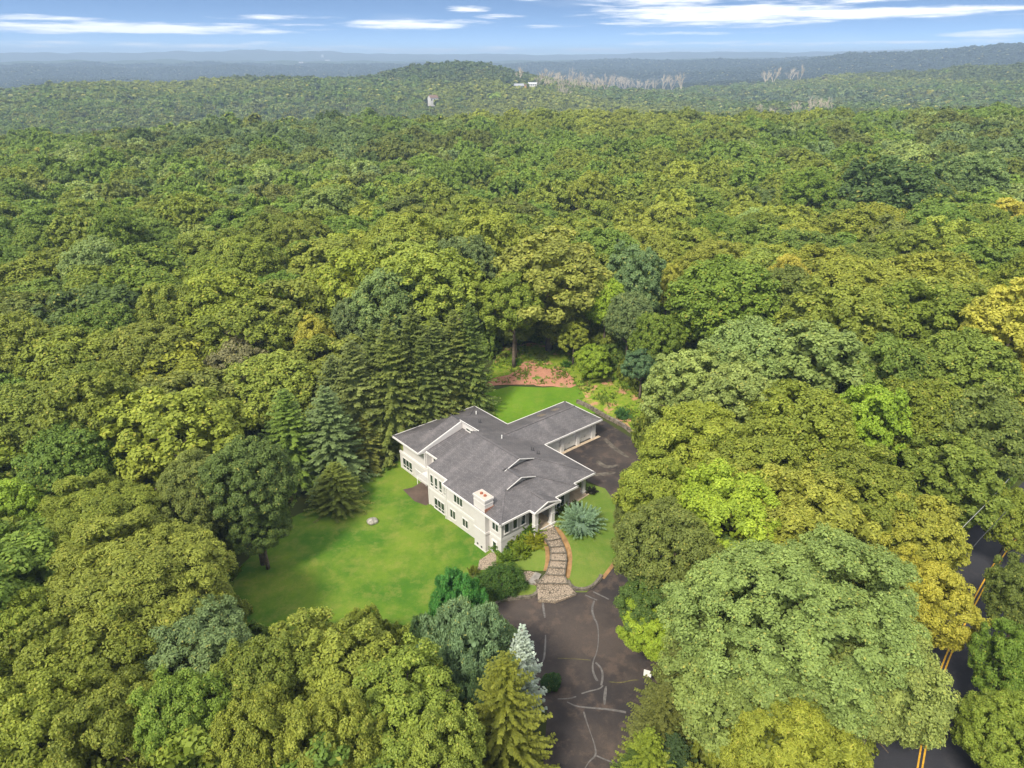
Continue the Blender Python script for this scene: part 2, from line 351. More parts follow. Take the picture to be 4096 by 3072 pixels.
def G(x, y):
    x = np.atleast_1d(np.asarray(x, float)); y = np.atleast_1d(np.asarray(y, float))
    d = np.hypot(x, y); az = np.clip(np.degrees(np.arctan2(x, np.maximum(y, 1e-3))), -33.3, 33.3)
    i = np.clip(np.searchsorted(TA, az)-1, 0, len(TA)-2); fa = smooth((az-TA[i])/(TA[i+1]-TA[i]))
    j = np.clip(np.searchsorted(TD, d)-1, 0, len(TD)-2); fd = smooth((np.minimum(d, 12500)-TD[j])/(TD[j+1]-TD[j]))
    z = (TZ[i, j]*(1-fa)+TZ[i+1, j]*fa)*(1-fd)+(TZ[i, j+1]*(1-fa)+TZ[i+1, j+1]*fa)*fd
    amp = smooth((d-550)/600)
    z = z+amp*(10*np.sin(x*.0061+1.3+.9*np.sin(y*.0023))*np.sin(y*.0047+x*.0013)+4.5*np.sin(x*.017+y*.011)+1.2*np.sin(x*.041-y*.023))
    z = z+smooth((d-4500)/3500)*(14*np.sin(x*.0019+.5)*np.cos(x*.00061+2)+5*np.sin(x*.0067+y*.001))
    w = smooth((d-125)/70)
    zn = np.zeros_like(z); m = w < 1
    if m.any():
        X = x[m]; Y = y[m]; r2 = (X[:, None]-cps[None, :, 0])**2+(Y[:, None]-cps[None, :, 1])**2
        zn[m] = _k(r2)@_w[:-3]+_w[-3]+_w[-2]*X+_w[-1]*Y
        zn[m] = np.clip(zn[m], -4, 9)
    return zn*(1-w)+z*w
def g1(x, y): return float(G([x], [y])[0])
def hit(px, py, h=0.0):                      # first place along a sight line that is h above the terrain
    r = ray(px, py); t = np.geomspace(25, 14000, 1400); x = r[0]*t; y = r[1]*t; z = CZ+r[2]*t
    k = np.nonzero(z < G(x, y)+h)[0]
    if len(k) == 0: return None
    a, b = t[max(k[0]-1, 0)], t[k[0]]
    for _ in range(24):
        c = (a+b)/2
        if CZ+r[2]*c < g1(r[0]*c, r[1]*c)+h: b = c
        else: a = c
    return np.array([r[0]*b, r[1]*b])

def terrain():
    # fine sheet near the house, stretching rings to the horizon, one mesh
    rs = np.concatenate([np.arange(10, 150, 1.25), np.geomspace(150, 13000, 330)])
    az = np.radians(np.linspace(-62, 62, 330)); n, m = len(rs), len(az)
    Rr, A = np.meshgrid(rs, az, indexing='ij'); X = Rr*np.sin(A); Y = Rr*np.cos(A)-0
    Z = G(X.ravel(), Y.ravel())
    # behind 2.6 km the sheet itself carries the canopy
    Rv = Rr.ravel(); Z = Z+smooth((Rv-2500)/300)*14
    V = np.c_[X.ravel(), Y.ravel(), Z]; I = np.arange(n*m).reshape(n, m)
    Fq = np.stack([I[:-1, :-1], I[1:, :-1], I[1:, 1:], I[:-1, 1:]], -1).reshape(-1, 4)[:, ::-1]
    me = npmesh('ground', V, Fq, 4, True); link('ground', me, FLOOR, kind='structure')
    # strip of ground behind and beside the camera so that the sheet has no edge nearby
    b = MB(); b.poly([(-600, -400, -6), (600, -400, -6), (600, 300, -6), (-600, 300, -6)])
    b.build('terrain', FLOOR, kind='structure')
terrain()

def drape(name, poly, off, mat, step=1.2, **k):
    """a sheet with a clean outline that follows the ground"""
    P = [Vector((float(p[0]), float(p[1]))) for p in poly]
    Q = []
    for i, p in enumerate(P):                 # densify the outline
        q = P[(i+1) % len(P)]; m = max(1, int((q-p).length/step))
        Q += [p.lerp(q, j/m) for j in range(m)]
    xs = [p.x for p in Q]; ys = [p.y for p in Q]; nb = len(Q)
    pts = list(Q)
    for x in np.arange(min(xs), max(xs), step):
        for y in np.arange(min(ys), max(ys), step): pts.append(Vector((x, y)))
    vs, es, fs, *_ = delaunay_2d_cdt(pts, [], [list(range(nb))], 1, 1e-4)
    X = np.array([v.x for v in vs]); Y = np.array([v.y for v in vs]); Z = G(X, Y)+off
    me = bpy.data.meshes.new(name); me.from_pydata([(a, b, c) for a, b, c in zip(X, Y, Z)], [], [list(f) for f in fs]); me.update()
    me.polygons.foreach_set('use_smooth', [True]*len(me.polygons))
    bm = bmesh.new(); bm.from_mesh(me); bmesh.ops.recalc_face_normals(bm, faces=bm.faces)
    if sum(f.normal.z for f in bm.faces) < 0: bmesh.ops.reverse_faces(bm, faces=bm.faces)
    bm.to_mesh(me); bm.free()
    return link(name, me, mat, **k)
def hits(pts, cs=lambda x, y: (x, y), h=0.0): return [hit(*cs(*p), h) for p in pts]
def chaikin(P, n=2, closed=True):
    P = [np.array(p, float) for p in P]
    for _ in range(n):
        Q = []; m = len(P)
        for i in range(m if closed else m-1):
            a, b = P[i], P[(i+1) % m]; Q += [a*.75+b*.25, a*.25+b*.75]
        P = Q if closed else [P[0]]+Q+[P[-1]]
    return P
def wob(P, amp, seed=0):
    r = random.Random(seed); Q = []
    for i, p in enumerate(P):
        q = P[(i+1) % len(P)]; L = np.hypot(*(q-p)); m = max(1, int(L/.8))
        for j in range(m):
            w = p+(q-p)*(j/m); Q.append(w+np.array([r.uniform(-amp, amp), r.uniform(-amp, amp)]))
    return Q

# lawns, meadow, mulch, paving
lawn_px = [(1660,1800),(1480,1900),(1300,2010),(1150,2080),(1060,2150),(960,2270),(880,2420),(960,2560),(1100,2680),(1400,2800),(1650,2720),(1760,2560),(1830,2460),(1980,2400),(2010,2260),(1960,2200)]
lp = hits(lawn_px); lp = chaikin(lp, 2)
lawn_poly = [p for p in lp]
# let the lawn run under the house edge
drape('lawn', wob(hits(lawn_px)[:15]+[W(47,53.5), W(47,73), W(48,82)], .25, 1), .05, GRASS, kind='structure')
drape('front_lawn', hits([(700,455),(600,330),(640,230),(760,130),(900,150),(1060,215),(1060,345),(1020,362),(860,378),(760,395)], c5), .075, GRASS3, kind='structure')
isl = hits([(1325,1165),(1340,1180),(1385,1260),(1400,1330),(1395,1400),(1375,1480),(1300,1480),(1150,1470),(960,1440),(960,1350)], c1)+[W(47,54.0), W(49.3,53.9)]
drape('bed_grass', isl, .08, GRASS3, kind='structure')
isr = hits([(1560,1600),(1620,1650),(1700,1650),(1830,1535),(1960,1350),(2020,1180),(2020,1050),(1850,815),(1700,770)], c1)+[W(59.8,54.6), W(56,54.2), W(52,54)]+hits([(1440,1110),(1500,1215),(1540,1330),(1535,1450),(1530,1530)], c1)
drape('island_lawn', isr, .07, GRASS3, kind='structure')
bl = hits([(165,1120),(230,950),(400,905),(620,915),(840,900),(900,980),(860,1010),(1000,1080)], lambda x, y: (1800+.6027*x, 1000+.6027*y))
drape('back_lawn', bl+[W(73.5,72), W(60,71), W(60,80), W(62,84)], .06, GRASS2, kind='structure')
c3 = lambda x, y: (1800+.6027*x, 1000+.6027*y)
drape('rough_ground', wob(hits([(230,880),(330,660),(520,620),(860,620),(1100,780),(1240,900),(1300,1020),(1400,1150),(1300,1240),(1120,1160),(1000,1090),(860,1005),(840,900)], c3), .4, 3), .045, ROUGH, kind='structure')
drape('mulch_bed', wob(chaikin(hits([(210,915),(290,848),(440,820),(470,755),(560,725),(600,785),(660,790),(760,795),(820,850),(845,915),(640,908),(520,893),(400,897),(300,905)], c3), 1), .25, 4), .09, MULCH, kind='structure')
# brown soil fringes beside the walk
def strip(P, w, off, name, mat, **k):
    P = chaikin(P, 2, False); L = []; Rr = []
    for i, p in enumerate(P):
        d = P[min(i+1, len(P)-1)]-P[max(i-1, 0)]; d = d/np.hypot(*d); nrm = np.array([-d[1], d[0]])
        t = i/(len(P)-1); ww = w(t) if callable(w) else w
        L.append(p+nrm*ww/2); Rr.append(p-nrm*ww/2)
    return drape(name, L+Rr[::-1], off, mat, .6, **k)
strip(hits([(1450,1125),(1510,1200),(1560,1320),(1560,1430),(1545,1540)], c1), lambda t: .45+.35*math.sin(3*t), .095, 'soil_strip', SOIL, kind='structure')
strip(hits([(1345,1190),(1385,1290),(1390,1400),(1370,1480)], c1), .5, .1, 'soil_strip', SOIL, kind='structure')
strip(hits([(2035,1180),(1990,1330),(1900,1450),(1830,1540)], c1), .45, .1, 'soil_strip', SOIL, kind='structure')

drv = hits([(700,450),(760,400),(860,380),(1050,345),(1180,345),(1340,310),(1420,300),(1500,260),(1535,205),(1600,100),(1680,0)], c5)
drv += hits([(2500,2137),(2505,2080),(2418,1957),(2336,1919)])+[W(60.1,58.4), W(60.1,65.0), W(72.5,65.0), W(73.2,72.2)]
drv += hits([(2420,1686),(2540,1762),(2640,1830),(2740,1980),(2760,2150),(2720,2320),(2700,2480),(2700,2650),(2660,2800),(2580,2950),(2560,3072),(2560,3500)])
drv += hits([(2150,3500),(2170,3072),(2190,2850),(2080,2680),(1980,2560),(1930,2480)])
drape('driveway', drv, .065, ASPH, kind='structure')
def line_px(name, P, w, off, mat, cs=c5, **k): return strip(hits(P, cs), w, off, name, mat, **k)
for P, w, mt in [
    ([(1085,392),(1092,450),(1103,520)], lambda t: .12+.22*math.sin(math.pi*t), SEAL),
    ([(1108,650),(1105,740),(1098,820),(1082,865)], lambda t: .12+.16*math.sin(math.pi*t), SEAL),
    ([(1478,390),(1458,450),(1475,520),(1505,570),(1512,680),(1500,780),(1468,850),(1465,920),(1490,985),(1505,1000)], lambda t: .22+.1*math.sin(9*t), SEAL),
    ([(1488,860),(1530,900),(1545,960),(1532,1035)], .28, SEAL),
    ([(1380,1098),(1440,1078),(1520,1062),(1545,1035)], .2, SEAL),
    ([(1568,1040),(1560,1100),(1555,1185)], lambda t: .1+.3*math.sin(math.pi*t), SEAL),
    ([(1200,1138),(1290,1135),(1340,1120)], .18, SEAL),
    ([(1270,1160),(1340,1195),(1440,1205),(1600,1218),(1720,1240)], lambda t: .14+.22*t, SEAL),
    ([(1398,1235),(1410,1280),(1440,1370),(1480,1480),(1495,1570),(1440,1610),(1400,1680)], lambda t: .16+.06*math.sin(12*t), SEAL),
    ([(1495,1570),(1560,1600),(1680,1640)], .2, SEAL),
    ([(1410,345),(1450,365),(1500,385)], .22, SEAL), ([(1470,322),(1530,350),(1590,380)], .25, SEAL),
    ([(1200,828),(1300,830),(1450,842)], .07, MOSS), ([(1590,1008),(1690,1015),(1760,995),(1815,993)], .09, MOSS)]:
    line_px('sealed_crack', P, (lambda t, w=w: (w(t) if callable(w) else w)*.72), .082, mt, kind='structure')
for P in ([(1540,760),(1680,900),(1800,980),(1900,1040)], [(1430,1090),(1560,1190),(1740,1150)], [(1390,1300),(1560,1280),(1700,1260)]):
    line_px('pale_silt', P, lambda t: .3+.5*math.sin(3*t+.4), .082, mat_simple('silt', (.10, .085, .07), .95, .5, 1.2), c4, kind='structure')
strip([W(60.7,64.45), W(66,64.45), W(72.8,64.45)], .55, .09, 'garage_apron', CONC, kind='structure')
strip([W(56.3,54.35), W(58,54.4), W(60.2,54.6)], .5, .085, 'porch_step', CONC, kind='structure')
# side patio by the lower door of the house
drape('patio', [W(45.2,74.8), W(46.8,74.9), W(47,70), W(44.2,70.0), W(43.6,72.0), W(43.9,75.4)], .1, mat_simple('brown_slab', (.10, .07, .055), .9, .2, .5), kind='structure')
drape('lower_patio', hits([(840,1395),(930,1333),(975,1335),(975,1440),(930,1475),(825,1470)], c1), .12, PAVER, .8, kind='structure')

# stepped walk
def walk():
    LR = [((1325,1160),(1432,1118)),((1385,1230),(1490,1212)),((1410,1280),(1515,1272)),((1415,1327),(1535,1327)),((1410,1385),(1540,1392)),((1395,1443),(1530,1452)),((1375,1500),(1525,1508)),((1305,1572),(1545,1575)),((1322,1690),(1690,1660))]
    zs = np.linspace(2.92, 1.34, len(LR)); b = MB(); e = MB()
    for i in range(len(LR)-1):
        z = zs[i]; a, c = LR[i]; d, f = LR[i+1]
        if i == 6: d2, f2 = d, f
        pa, pc = at(*c1(*a), z), at(*c1(*c), z); pd, pf = at(*c1(*d), z), at(*c1(*f), z)
        if i == 7:
            pd, pf = [at(*c5(*q), z) for q in ((1050,378), (1345,335))]
            pm = at(*c5(1180, 392), z); pts = [pa, pc, pf, pm, pd]
        else: pts = [pa, pc, pf, pd]
        if i > 0:
            dd = (pf+pd)/2-(pa+pc)/2; dd = dd/np.hypot(*dd)*.02; pts[0] = pts[0]+dd; pts[1] = pts[1]+dd
        b.prism(pts[::-1], z-.7, z)
        e.bar((*pd, z+.012), (*pf, z+.012), .1, .12)
        if i < 7:
            e.bar((*pa, z+.05), (*pd, z+.05), .16, .4); e.bar((*pc, z+.05), (*pf, z+.05), .16, .4)
    b.build('walkway', PAVER, kind='structure'); e.build('walkway_edging', CURB, kind='structure')
    p = MB(); z = 1.3
    q = [at(*c1(*s), z) for s in ((1300,1585),(1235,1560),(1165,1550),(1160,1490),(1240,1475),(1335,1500))]
    p.prism(q, z-.5, z); p.build('side_path', PAVER, kind='structure')
    p = MB(); q = [at(*c1(*s), z+.02) for s in ((1228,1562),(1290,1578),(1340,1500),(1290,1482))]; p.prism(q, z-.4, z+.02)
    p.build('path_slab', mat_simple('grey_slab', (.22, .2, .18), .9, .25, 2), kind='structure')
walk()

def stone_wall(name, P, h, w, mat, label, cat, rows=2, bl=.55, cs=c5, base=.0, seed=3):
    r = random.Random(seed); P = chaikin(hits(P, cs), 2, False)
    t = empty(name, (P[0][0], P[0][1], g1(*P[0])), label=label, cat=cat); o = Vector(t.location); b = MB()
    for row in range(rows):
        s = r.random()*bl; i = 0; acc = 0.0
        for i in range(len(P)-1):
            a, c = P[i], P[i+1]; L = np.hypot(*(c-a)); d = (c-a)/max(L, 1e-6); n = max(1, int(L/bl)); 
            for k in range(n):
                p = a+d*(L*k/n+.01); q = a+d*(L*(k+1)/n-.01); zz = g1(*p)+base+h*(row+1)/rows+r.uniform(-.02, .02)
                nn = np.array([-d[1], d[0]])*(.04*row+r.uniform(-.02, .02))
                b.bar((p[0]+nn[0]-o.x, p[1]+nn[1]-o.y, zz-o.z), (q[0]+nn[0]-o.x, q[1]+nn[1]-o.y, zz-o.z), w*r.uniform(.88, 1.1), h/rows-.012)
    me = b.mesh('stones'); x = link('stones', me, mat, t)
    md = x.modifiers.new('bevel', 'BEVEL'); md.width = .02; md.segments = 1
    return t
stone_wall('stone_curb', [(690,470),(720,425),(780,392),(870,376),(960,372),(1020,360),(1048,335),(1056,300),(1055,262),(1030,243)], .32, .36, CURB, 'low dark stone curb between the left lawn corner and the paved walk', 'stone curb', cs=c5, base=.05)
stone_wall('stone_curb', [(1275,245),(1295,285),(1345,312),(1420,310),(1490,272),(1535,203)], .32, .36, CURB, 'curved dark stone curb around the foot of the grass island', 'stone curb', cs=c5, base=.05, seed=5)
stone_wall('retaining_wall', [(1130,225),(1300,300),(1500,425),(1700,520),(1860,610),(2030,760)], .6, .4, TIMBER, 'low weathered retaining wall behind the garage court', 'retaining wall', rows=3, bl=1.2, cs=c4, base=.0, seed=8)

# road with double yellow line
c8 = lambda x, y: (3300+.8266*x, 1700+.8266*y)
rl = hits([(420,1900),(475,1560),(505,1400),(565,1190),(640,1015),(710,880),(790,735),(880,590),(960,510),(1080,400)], c8)
ctr = [rl[0]+(rl[0]-rl[1])*1.5]+rl+[rl[-1]+(rl[-1]-rl[-2])*2]
strip(ctr, 8.4, .05, 'road', ROADM, kind='structure')
def offs(P, o):
    Q = []
    for i, p in enumerate(P):
        d = P[min(i+1, len(P)-1)]-P[max(i-1, 0)]; d = d/np.hypot(*d); Q.append(p+np.array([-d[1], d[0]])*o)
    return Q
strip(offs(ctr, .17), .14, .07, 'road_marking', YPAINT, kind='structure')
strip(offs(ctr, -.17), .14, .07, 'road_marking', YPAINT, kind='structure')
# ------------------------------------------------------------------ the house (u to the right and away, v to the left and away)
HU, HV = 52.0, 64.0; hp = W(HU, HV); E0 = 6.2
house = empty('house', (hp[0], hp[1], 0), math.atan2(BU[1], BU[0]), label='large white stucco house with a sprawling grey shingled roof in the forest clearing', cat='house')
class HB(MB):
    def build(s, name, mat, parent=None, smooth=False, bevel=0, **k):
        s.V = [(a-HU, b-HV, c) for a, b, c in s.V]
        o = MB.build(s, name, mat, parent or house, smooth, **k)
        if bevel: md = o.modifiers.new('bevel', 'BEVEL'); md.width = bevel; md.segments = 2; md.limit_method = 'ANGLE'
        return o
S = .34
def zl(u): return E0+S*(u-43.85)
def zr(u): return E0+S*(60.95-u)
def planes():
    zw = lambda u: E0+2.533/7.7*(u-45.8)
    zf2 = lambda v: E0+S*(v-54.3); zf1 = lambda v: E0+S*(v-53.5); zr1 = lambda u: E0+S*(56.9-u)
    RG = 52.4; z0 = E0
    out = []
    out.append([(43.85,53.5,z0),(43.85,65.3,z0),(44.65,65.3,zl(44.65)),(44.65,69.75,zl(44.65)),(RG,69.75,zl(RG)),(RG,60.2,zl(RG)),(49.75,60.2,zl(49.75)),(50.375,60.2,zl(50.375)),(50.375,57.5,zl(50.375)),(47.85,57.5,zl(47.85))])
    out[0] = [(43.85,53.5,z0),(43.85,65.3,z0),(44.65,65.3,zl(44.65)),(44.65,69.75,zl(44.65)),(RG,69.75,zl(RG)),(RG,60.2,zl(RG)),(50.375,60.2,zl(50.375)),(50.375,57.5,zl(50.375)),(47.85,57.5,zl(47.85))]
    out.append([(43.85,53.5,z0),(47.85,57.5,zf1(57.5)),(52.9,57.5,zf1(57.5)),(56.9,53.5,z0)])
    out.append([(56.9,53.5,z0),(52.9,57.5,zr1(52.9)),(50.375,57.5,zr1(50.375)),(50.375,60.2,zr1(50.375)),(51.0,60.2,zr1(51.0)),(56.9,54.3,z0)])
    out.append([(56.9,54.3,z0),(51.0,60.2,zf2(60.2)),(55.05,60.2,zf2(60.2)),(60.95,54.3,z0)])
    out.append([(60.95,54.3,z0),(55.05,60.2,zr(55.05)),(RG,60.2,zr(RG)),(RG,69.75,zr(RG)),(53.5,69.75,zr(53.5)),(53.5,76.1,zr(53.5)),(56.55,76.1,zr(56.55)),(60.95,80.5,z0),(60.95,72.4,z0),(56.85,68.3,zr(56.85)),(60.95,64.2,z0)])
    out.append([(45.8,80.5,z0),(50.3,76.1,zw(50.3)),(53.5,76.1,zr(53.5)),(53.5,73.8,zr(53.5)),(45.8,73.8,z0)])
    out.append([(45.8,80.5,z0),(60.95,80.5,z0),(56.55,76.1,zr(56.55)),(50.3,76.1,zw(50.3))])
    # garage wing
    out.append([(60.95,64.2,z0),(56.85,68.3,z0+1.394),(71,68.3,z0+1.394),(71,66.2,z0+.68),(73,64.2,z0)])
    out.append([(60.95,72.4,z0),(73,72.4,z0),(71,70.4,z0+.68),(71,68.3,z0+1.394),(56.85,68.3,z0+1.394)])
    out.append([(73,64.2,z0),(71,66.2,z0+.68),(71,70.4,z0+.68),(73,72.4,z0)])
    # recessed roof between the two left-hand blocks
    out.append([(47,69.7,E0),(47,73.68,E0),(53.56,73.68,E0+1.42),(53.56,69.7,E0+1.42)])
    return out
b = HB()
for p in planes():
    # every slope a slab: top sheet and an underside
    n = (Vector(p[1])-Vector(p[0])).cross(Vector(p[2])-Vector(p[0]))
    q = p if n.z > 0 else p[::-1]
    b.poly(q); b.poly([(a, c, z-.11) for a, c, z in q][::-1])
# entry porch roof
ez = 1.55*S
EL, ER, EF = 48.55, 52.85, 52.6
em = (EL+ER)/2; eh = (ER-EL)/2*S; gt = .55
def eb(u): return 53.5+0  # meets the front slope where heights match
vb = 53.5+eh/S
b.poly([(EL,EF,E0),(em,EF,E0+eh),(em,vb,E0+eh),(EL,53.5,E0)]); b.poly([(ER,EF,E0),(ER,53.5,E0),(em,vb,E0+eh),(em,EF,E0+eh)])
for (pl, pr_, pk, zk, v0, dv) in ((49.75,55.05,52.4,zl(52.4),60.2,.38),(47.85,52.9,50.375,zl(50.375),57.5,.38)):
    q = .75
    for e in (pl, pr_):
        ex = e+(pk-e)*.06; ze = E0+(zl(pl)-E0)+(zk-zl(pl))*.06
        b.poly([(e,v0,zl(pl)),(ex,v0-dv,ze),(pk,v0-dv,zk),(pk,v0,zk)])
b.V += []
roof = b.build('roof', ROOF)
# ridge caps
b = HB(); rc = [((52.4,60.0,zl(52.4)),(52.4,69.75,zl(52.4))),((50.375,57.3,zl(50.375)),(50.375,60.2,zl(50.375))),((53.5,69.75,zr(53.5)),(53.5,76.1,zr(53.5))),((56.85,68.3,E0+1.394),(71,68.3,E0+1.394)),
    ((60.95,54.3,E0),(55.05,60.2,E0+2.006)),((56.9,53.5,E0),(52.9,57.5,E0+1.36)),((43.85,53.5,E0),(47.85,57.5,E0+1.36)),((45.8,80.5,E0),(50.3,76.1,E0+1.48)),((60.95,80.5,E0),(56.55,76.1,E0+1.496)),((73,64.2,E0),(71,66.2,E0+.68)),((73,72.4,E0),(71,70.4,E0+.68)),((em,EF+.8,E0+eh),(em,vb,E0+eh))]
for a, c in rc: b.bar((a[0],a[1],a[2]+.035), (c[0],c[1],c[2]+.035), .30, .07)
b.build('ridge_cap', ROOF, roof)
# soffits and fascias
b = HB()
for q in [[(43.9,53.55),(56.85,53.55),(56.85,54.35),(60.9,54.35),(60.9,64.25),(72.95,64.25),(72.95,72.35),(60.9,72.35),(60.9,80.45),(45.85,80.45),(45.85,73.75),(47.05,73.6),(47.05,69.7),(44.7,69.7),(44.7,65.25),(43.9,65.25)],
          [(EL+.05,EF+.05),(ER-.05,EF+.05),(ER-.05,53.5),(EL+.05,53.5)]]:
    b.poly([(x, y, E0-.2) for x, y in q][::-1])
b.build('soffit', TRIM)
fas = [[(43.85,53.5),(EL,53.5)],[(ER,53.5),(56.9,53.5)],[(56.9,53.5),(56.9,54.3)],[(56.9,54.3),(60.95,54.3)],[(60.95,54.3),(60.95,64.2)],[(60.95,64.2),(73,64.2)],[(73,64.2),(73,72.4)],[(73,72.4),(60.95,72.4)],[(60.95,72.4),(60.95,80.5)],[(60.95,80.5),(45.8,80.5)],[(45.8,80.5),(45.8,73.8)],[(47,73.6),(47,69.9)],[(43.85,65.3),(43.85,53.5)],
       [(EL,53.5),(EL,EF-.1)],[(EL-.1,EF),(ER+.1,EF)],[(ER,EF-.1),(ER,53.5)]]
b = HB()
for a, c in fas: b.bar((*a, E0+.035), (*c, E0+.035), .11, .26)
zj = zl(44.65)
b.bar((44.65,69.8,zj+.035),(44.65,65.25,zj+.035),.11,.26); b.bar((43.8,65.3,E0+.035),(44.7,65.3,zj+.035),.11,.26)
def rake(a, c, w=.13, h=.22, up=.07): b.bar((a[0],a[1],a[2]+up), (c[0],c[1],c[2]+up), w, h)
for (pl, pr_, pk, zk, v0) in ((49.75,55.05,52.4,zl(52.4),59.82),(47.85,52.9,50.375,zl(50.375),57.12)):
    for e in (pl, pr_): rake((e+(pk-e)*.04,v0,zl(pl)+(zk-zl(pl))*.04),(pk,v0,zk),.07,.11,.035)
rake((45.8,73.78,E0),(53.5,73.78,zr(53.5)),.14,.2,.04); rake((53.44,74.2,zr(53.5)),(53.44,69.75,zr(53.5)),.14,.2,.05)
rake((EL-.05,EF-.02,E0-.02),(em,EF-.02,E0+eh),.1,.17,.06); rake((ER+.05,EF-.02,E0-.02),(em,EF-.02,E0+eh),.1,.17,.06)
b.build('fascia', TRIM)
# gablet faces (front ones greyed to carry overhang shade), rake wall and clerestory wall
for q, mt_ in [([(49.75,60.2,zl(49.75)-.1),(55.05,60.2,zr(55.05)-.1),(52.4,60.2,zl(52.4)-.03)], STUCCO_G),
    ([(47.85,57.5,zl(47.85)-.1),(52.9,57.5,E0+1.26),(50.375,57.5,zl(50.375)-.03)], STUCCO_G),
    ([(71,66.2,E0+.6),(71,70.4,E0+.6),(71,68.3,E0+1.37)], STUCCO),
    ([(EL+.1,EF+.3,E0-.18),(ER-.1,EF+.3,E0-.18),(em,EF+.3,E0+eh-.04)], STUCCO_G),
    ([(50.3,76.1,E0+1.4),(56.55,76.1,E0+1.4),(53.5,76.1,zr(53.5)-.03)], STUCCO),
    ([(45.9,73.72,E0-.25),(53.5,73.72,E0+1.2),(53.5,73.72,zr(53.5)-.06),(45.9,73.72,E0-.02)], STUCCO),
    ([(53.52,69.8,E0+1.2),(53.52,74.2,E0+1.2),(53.52,74.2,zr(53.5)-.04),(53.52,69.8,zr(53.5)-.04)], STUCCO),
    ([(52.4,69.74,zl(52.4)-.05),(44.9,69.74,zl(44.9)-.15),(44.9,69.74,E0-.3),(53.5,69.74,E0-.3),(53.5,69.74,zr(53.5)-.05)], STUCCO)]:
    b = HB(); b.poly(q); b.build('gable_wall', mt_)
# walls
FP = [(44.65,54.3),(49.1,54.3),(49.1,56.9),(52.5,56.9),(52.5,54.3),(56.2,54.3),(56.2,58.0),(60.2,58.0),(60.2,65.1),(72.0,65.1),(72.0,71.8),(60.2,71.8),(60.2,79.6),(46.95,79.6),(46.95,73.45),(47.8,73.45),(47.8,70.0),(44.85,70.0),(44.85,65.55),(44.65,65.55)]
b = HB(); n = len(FP); W3 = E0-.19
gz = {0: -.4}
for i in range(n):
    a, c = FP[i], FP[(i+1) % n]
    b.poly([(*a, -.6), (*c, -.6), (*c, W3), (*a, W3)])
b.build('wall', STUCCO)
# grey field panels of the front wall above the belt, under the eaves
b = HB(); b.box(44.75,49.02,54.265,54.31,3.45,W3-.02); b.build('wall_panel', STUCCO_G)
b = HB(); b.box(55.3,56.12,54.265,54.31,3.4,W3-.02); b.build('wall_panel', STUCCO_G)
# lower storey of the left block stands proud with a sloped ledge
b = HB(); b.prism([(46.9-.12,73.5),(46.9-.12,80.35),(60.3,80.35),(60.3,79.5),(47,79.5),(47,73.5)][::-1], -.4, 3.25)
b.build('wall_base', STUCCO)
# belts and trims
def belt(a, c, z0, z1, t=.07):
    b = HB(); b.box(min(a[0],c[0])-t, max(a[0],c[0])+t, min(a[1],c[1])-t, max(a[1],c[1])+t, z0, z1); b.build('belt_course', TRIM, bevel=.015)
belt((44.66,54.33),(44.74,65.5),2.95,3.3); belt((44.86,65.58),(44.92,70.0),2.75,3.1)
belt((44.84,54.33),(49.1,54.4),2.95,3.42); belt((52.5,54.33),(56.2,54.4),3.1,3.35)
belt((46.8,73.5),(46.9,80.33),3.15,3.5,.08)
belt((44.66,54.33),(44.74,65.5),.05,.3,.05); belt((44.86,65.57),(44.92,70.0),-.1,.25,.05); belt((46.8,73.5),(46.9,80.3),.35,.6,.05)
for q in ((44.52,44.7,65.42,65.62,-.3,W3),(44.74,44.9,69.85,70.05,-.3,W3),(44.57,44.72,54.22,54.42,3.4,W3)):
    b = HB(); b.box(*q); b.build('corner_trim', TRIM)
for q in ((44.5,65.75),(46.7,73.6)):
    b = HB(); b.tube([(*q,6.0),(*q,.1)], .05, 6); b.build('downspout', TRIM)
# recessed balcony between the blocks
b = HB(); b.box(45.0,47.75,70.05,73.4,2.95,3.15); bal = b.build('balcony', TRIM)
b = HB()
for i in range(22): y = 70.15+i*.148; b.box(45.02,45.05,y,y+.03,3.15,4.1)
b.box(44.99,45.08,70.05,73.4,4.1,4.17); b.box(44.98,45.09,73.36,73.46,3.1,4.3); b.build('railing', TRIM, bal)

def window(face, a, c, z0, z1, p, mull=0, rail=0, name='window', fr=.09):
    """face 'u-' looks down-left, 'v-' down-right; p is the wall plane; a..c the run"""
    f = HB(); g = HB(); d = .075
    def bx(B, x0, x1, q0, q1, d0, d1):
        if face == 'u-': B.box(p-d1, p-d0, x0, x1, q0, q1)
        elif face == 'u+': B.box(p+d0, p+d1, x0, x1, q0, q1)
        elif face == 'v+': B.box(x0, x1, p+d0, p+d1, q0, q1)
        else: B.box(x0, x1, p-d1, p-d0, q0, q1)
    bx(f, a-fr, c+fr, z1, z1+fr, 0, d); bx(f, a-fr-.04, c+fr+.04, z0-fr-.03, z0, 0, d+.05)
    bx(f, a-fr, a, z0, z1, 0, d); bx(f, c, c+fr, z0, z1, 0, d)
    for i in range(mull):
        x = a+(c-a)*(i+1)/(mull+1); bx(f, x-.045, x+.045, z0, z1, 0, d-.01)
    if rail: bx(f, a, c, z0+rail-.03, z0+rail+.04, 0, d-.02)
    bx(g, a, c, z0, z1, 0, .018)
    fo = f.build(name, TRIM); g.build('glass', GLASS, fo); return fo
for a in (68.87, 67.84, 66.82, 65.82): window('u-', a, a+.56, 3.62, 5.3 if a > 66 else 5.3, 44.85, 0, .42)
window('u-', 66.45, 68.7, .42, 2.0, 44.85, 2, .45)
window('u-', 62.0, 63.8, 3.92, 5.25, 44.65, 2); window('u-', 63.68, 64.78, 1.05, 2.3, 44.65, 1); window('u-', 60.95, 62.05, 1.15, 2.3, 44.65, 1)
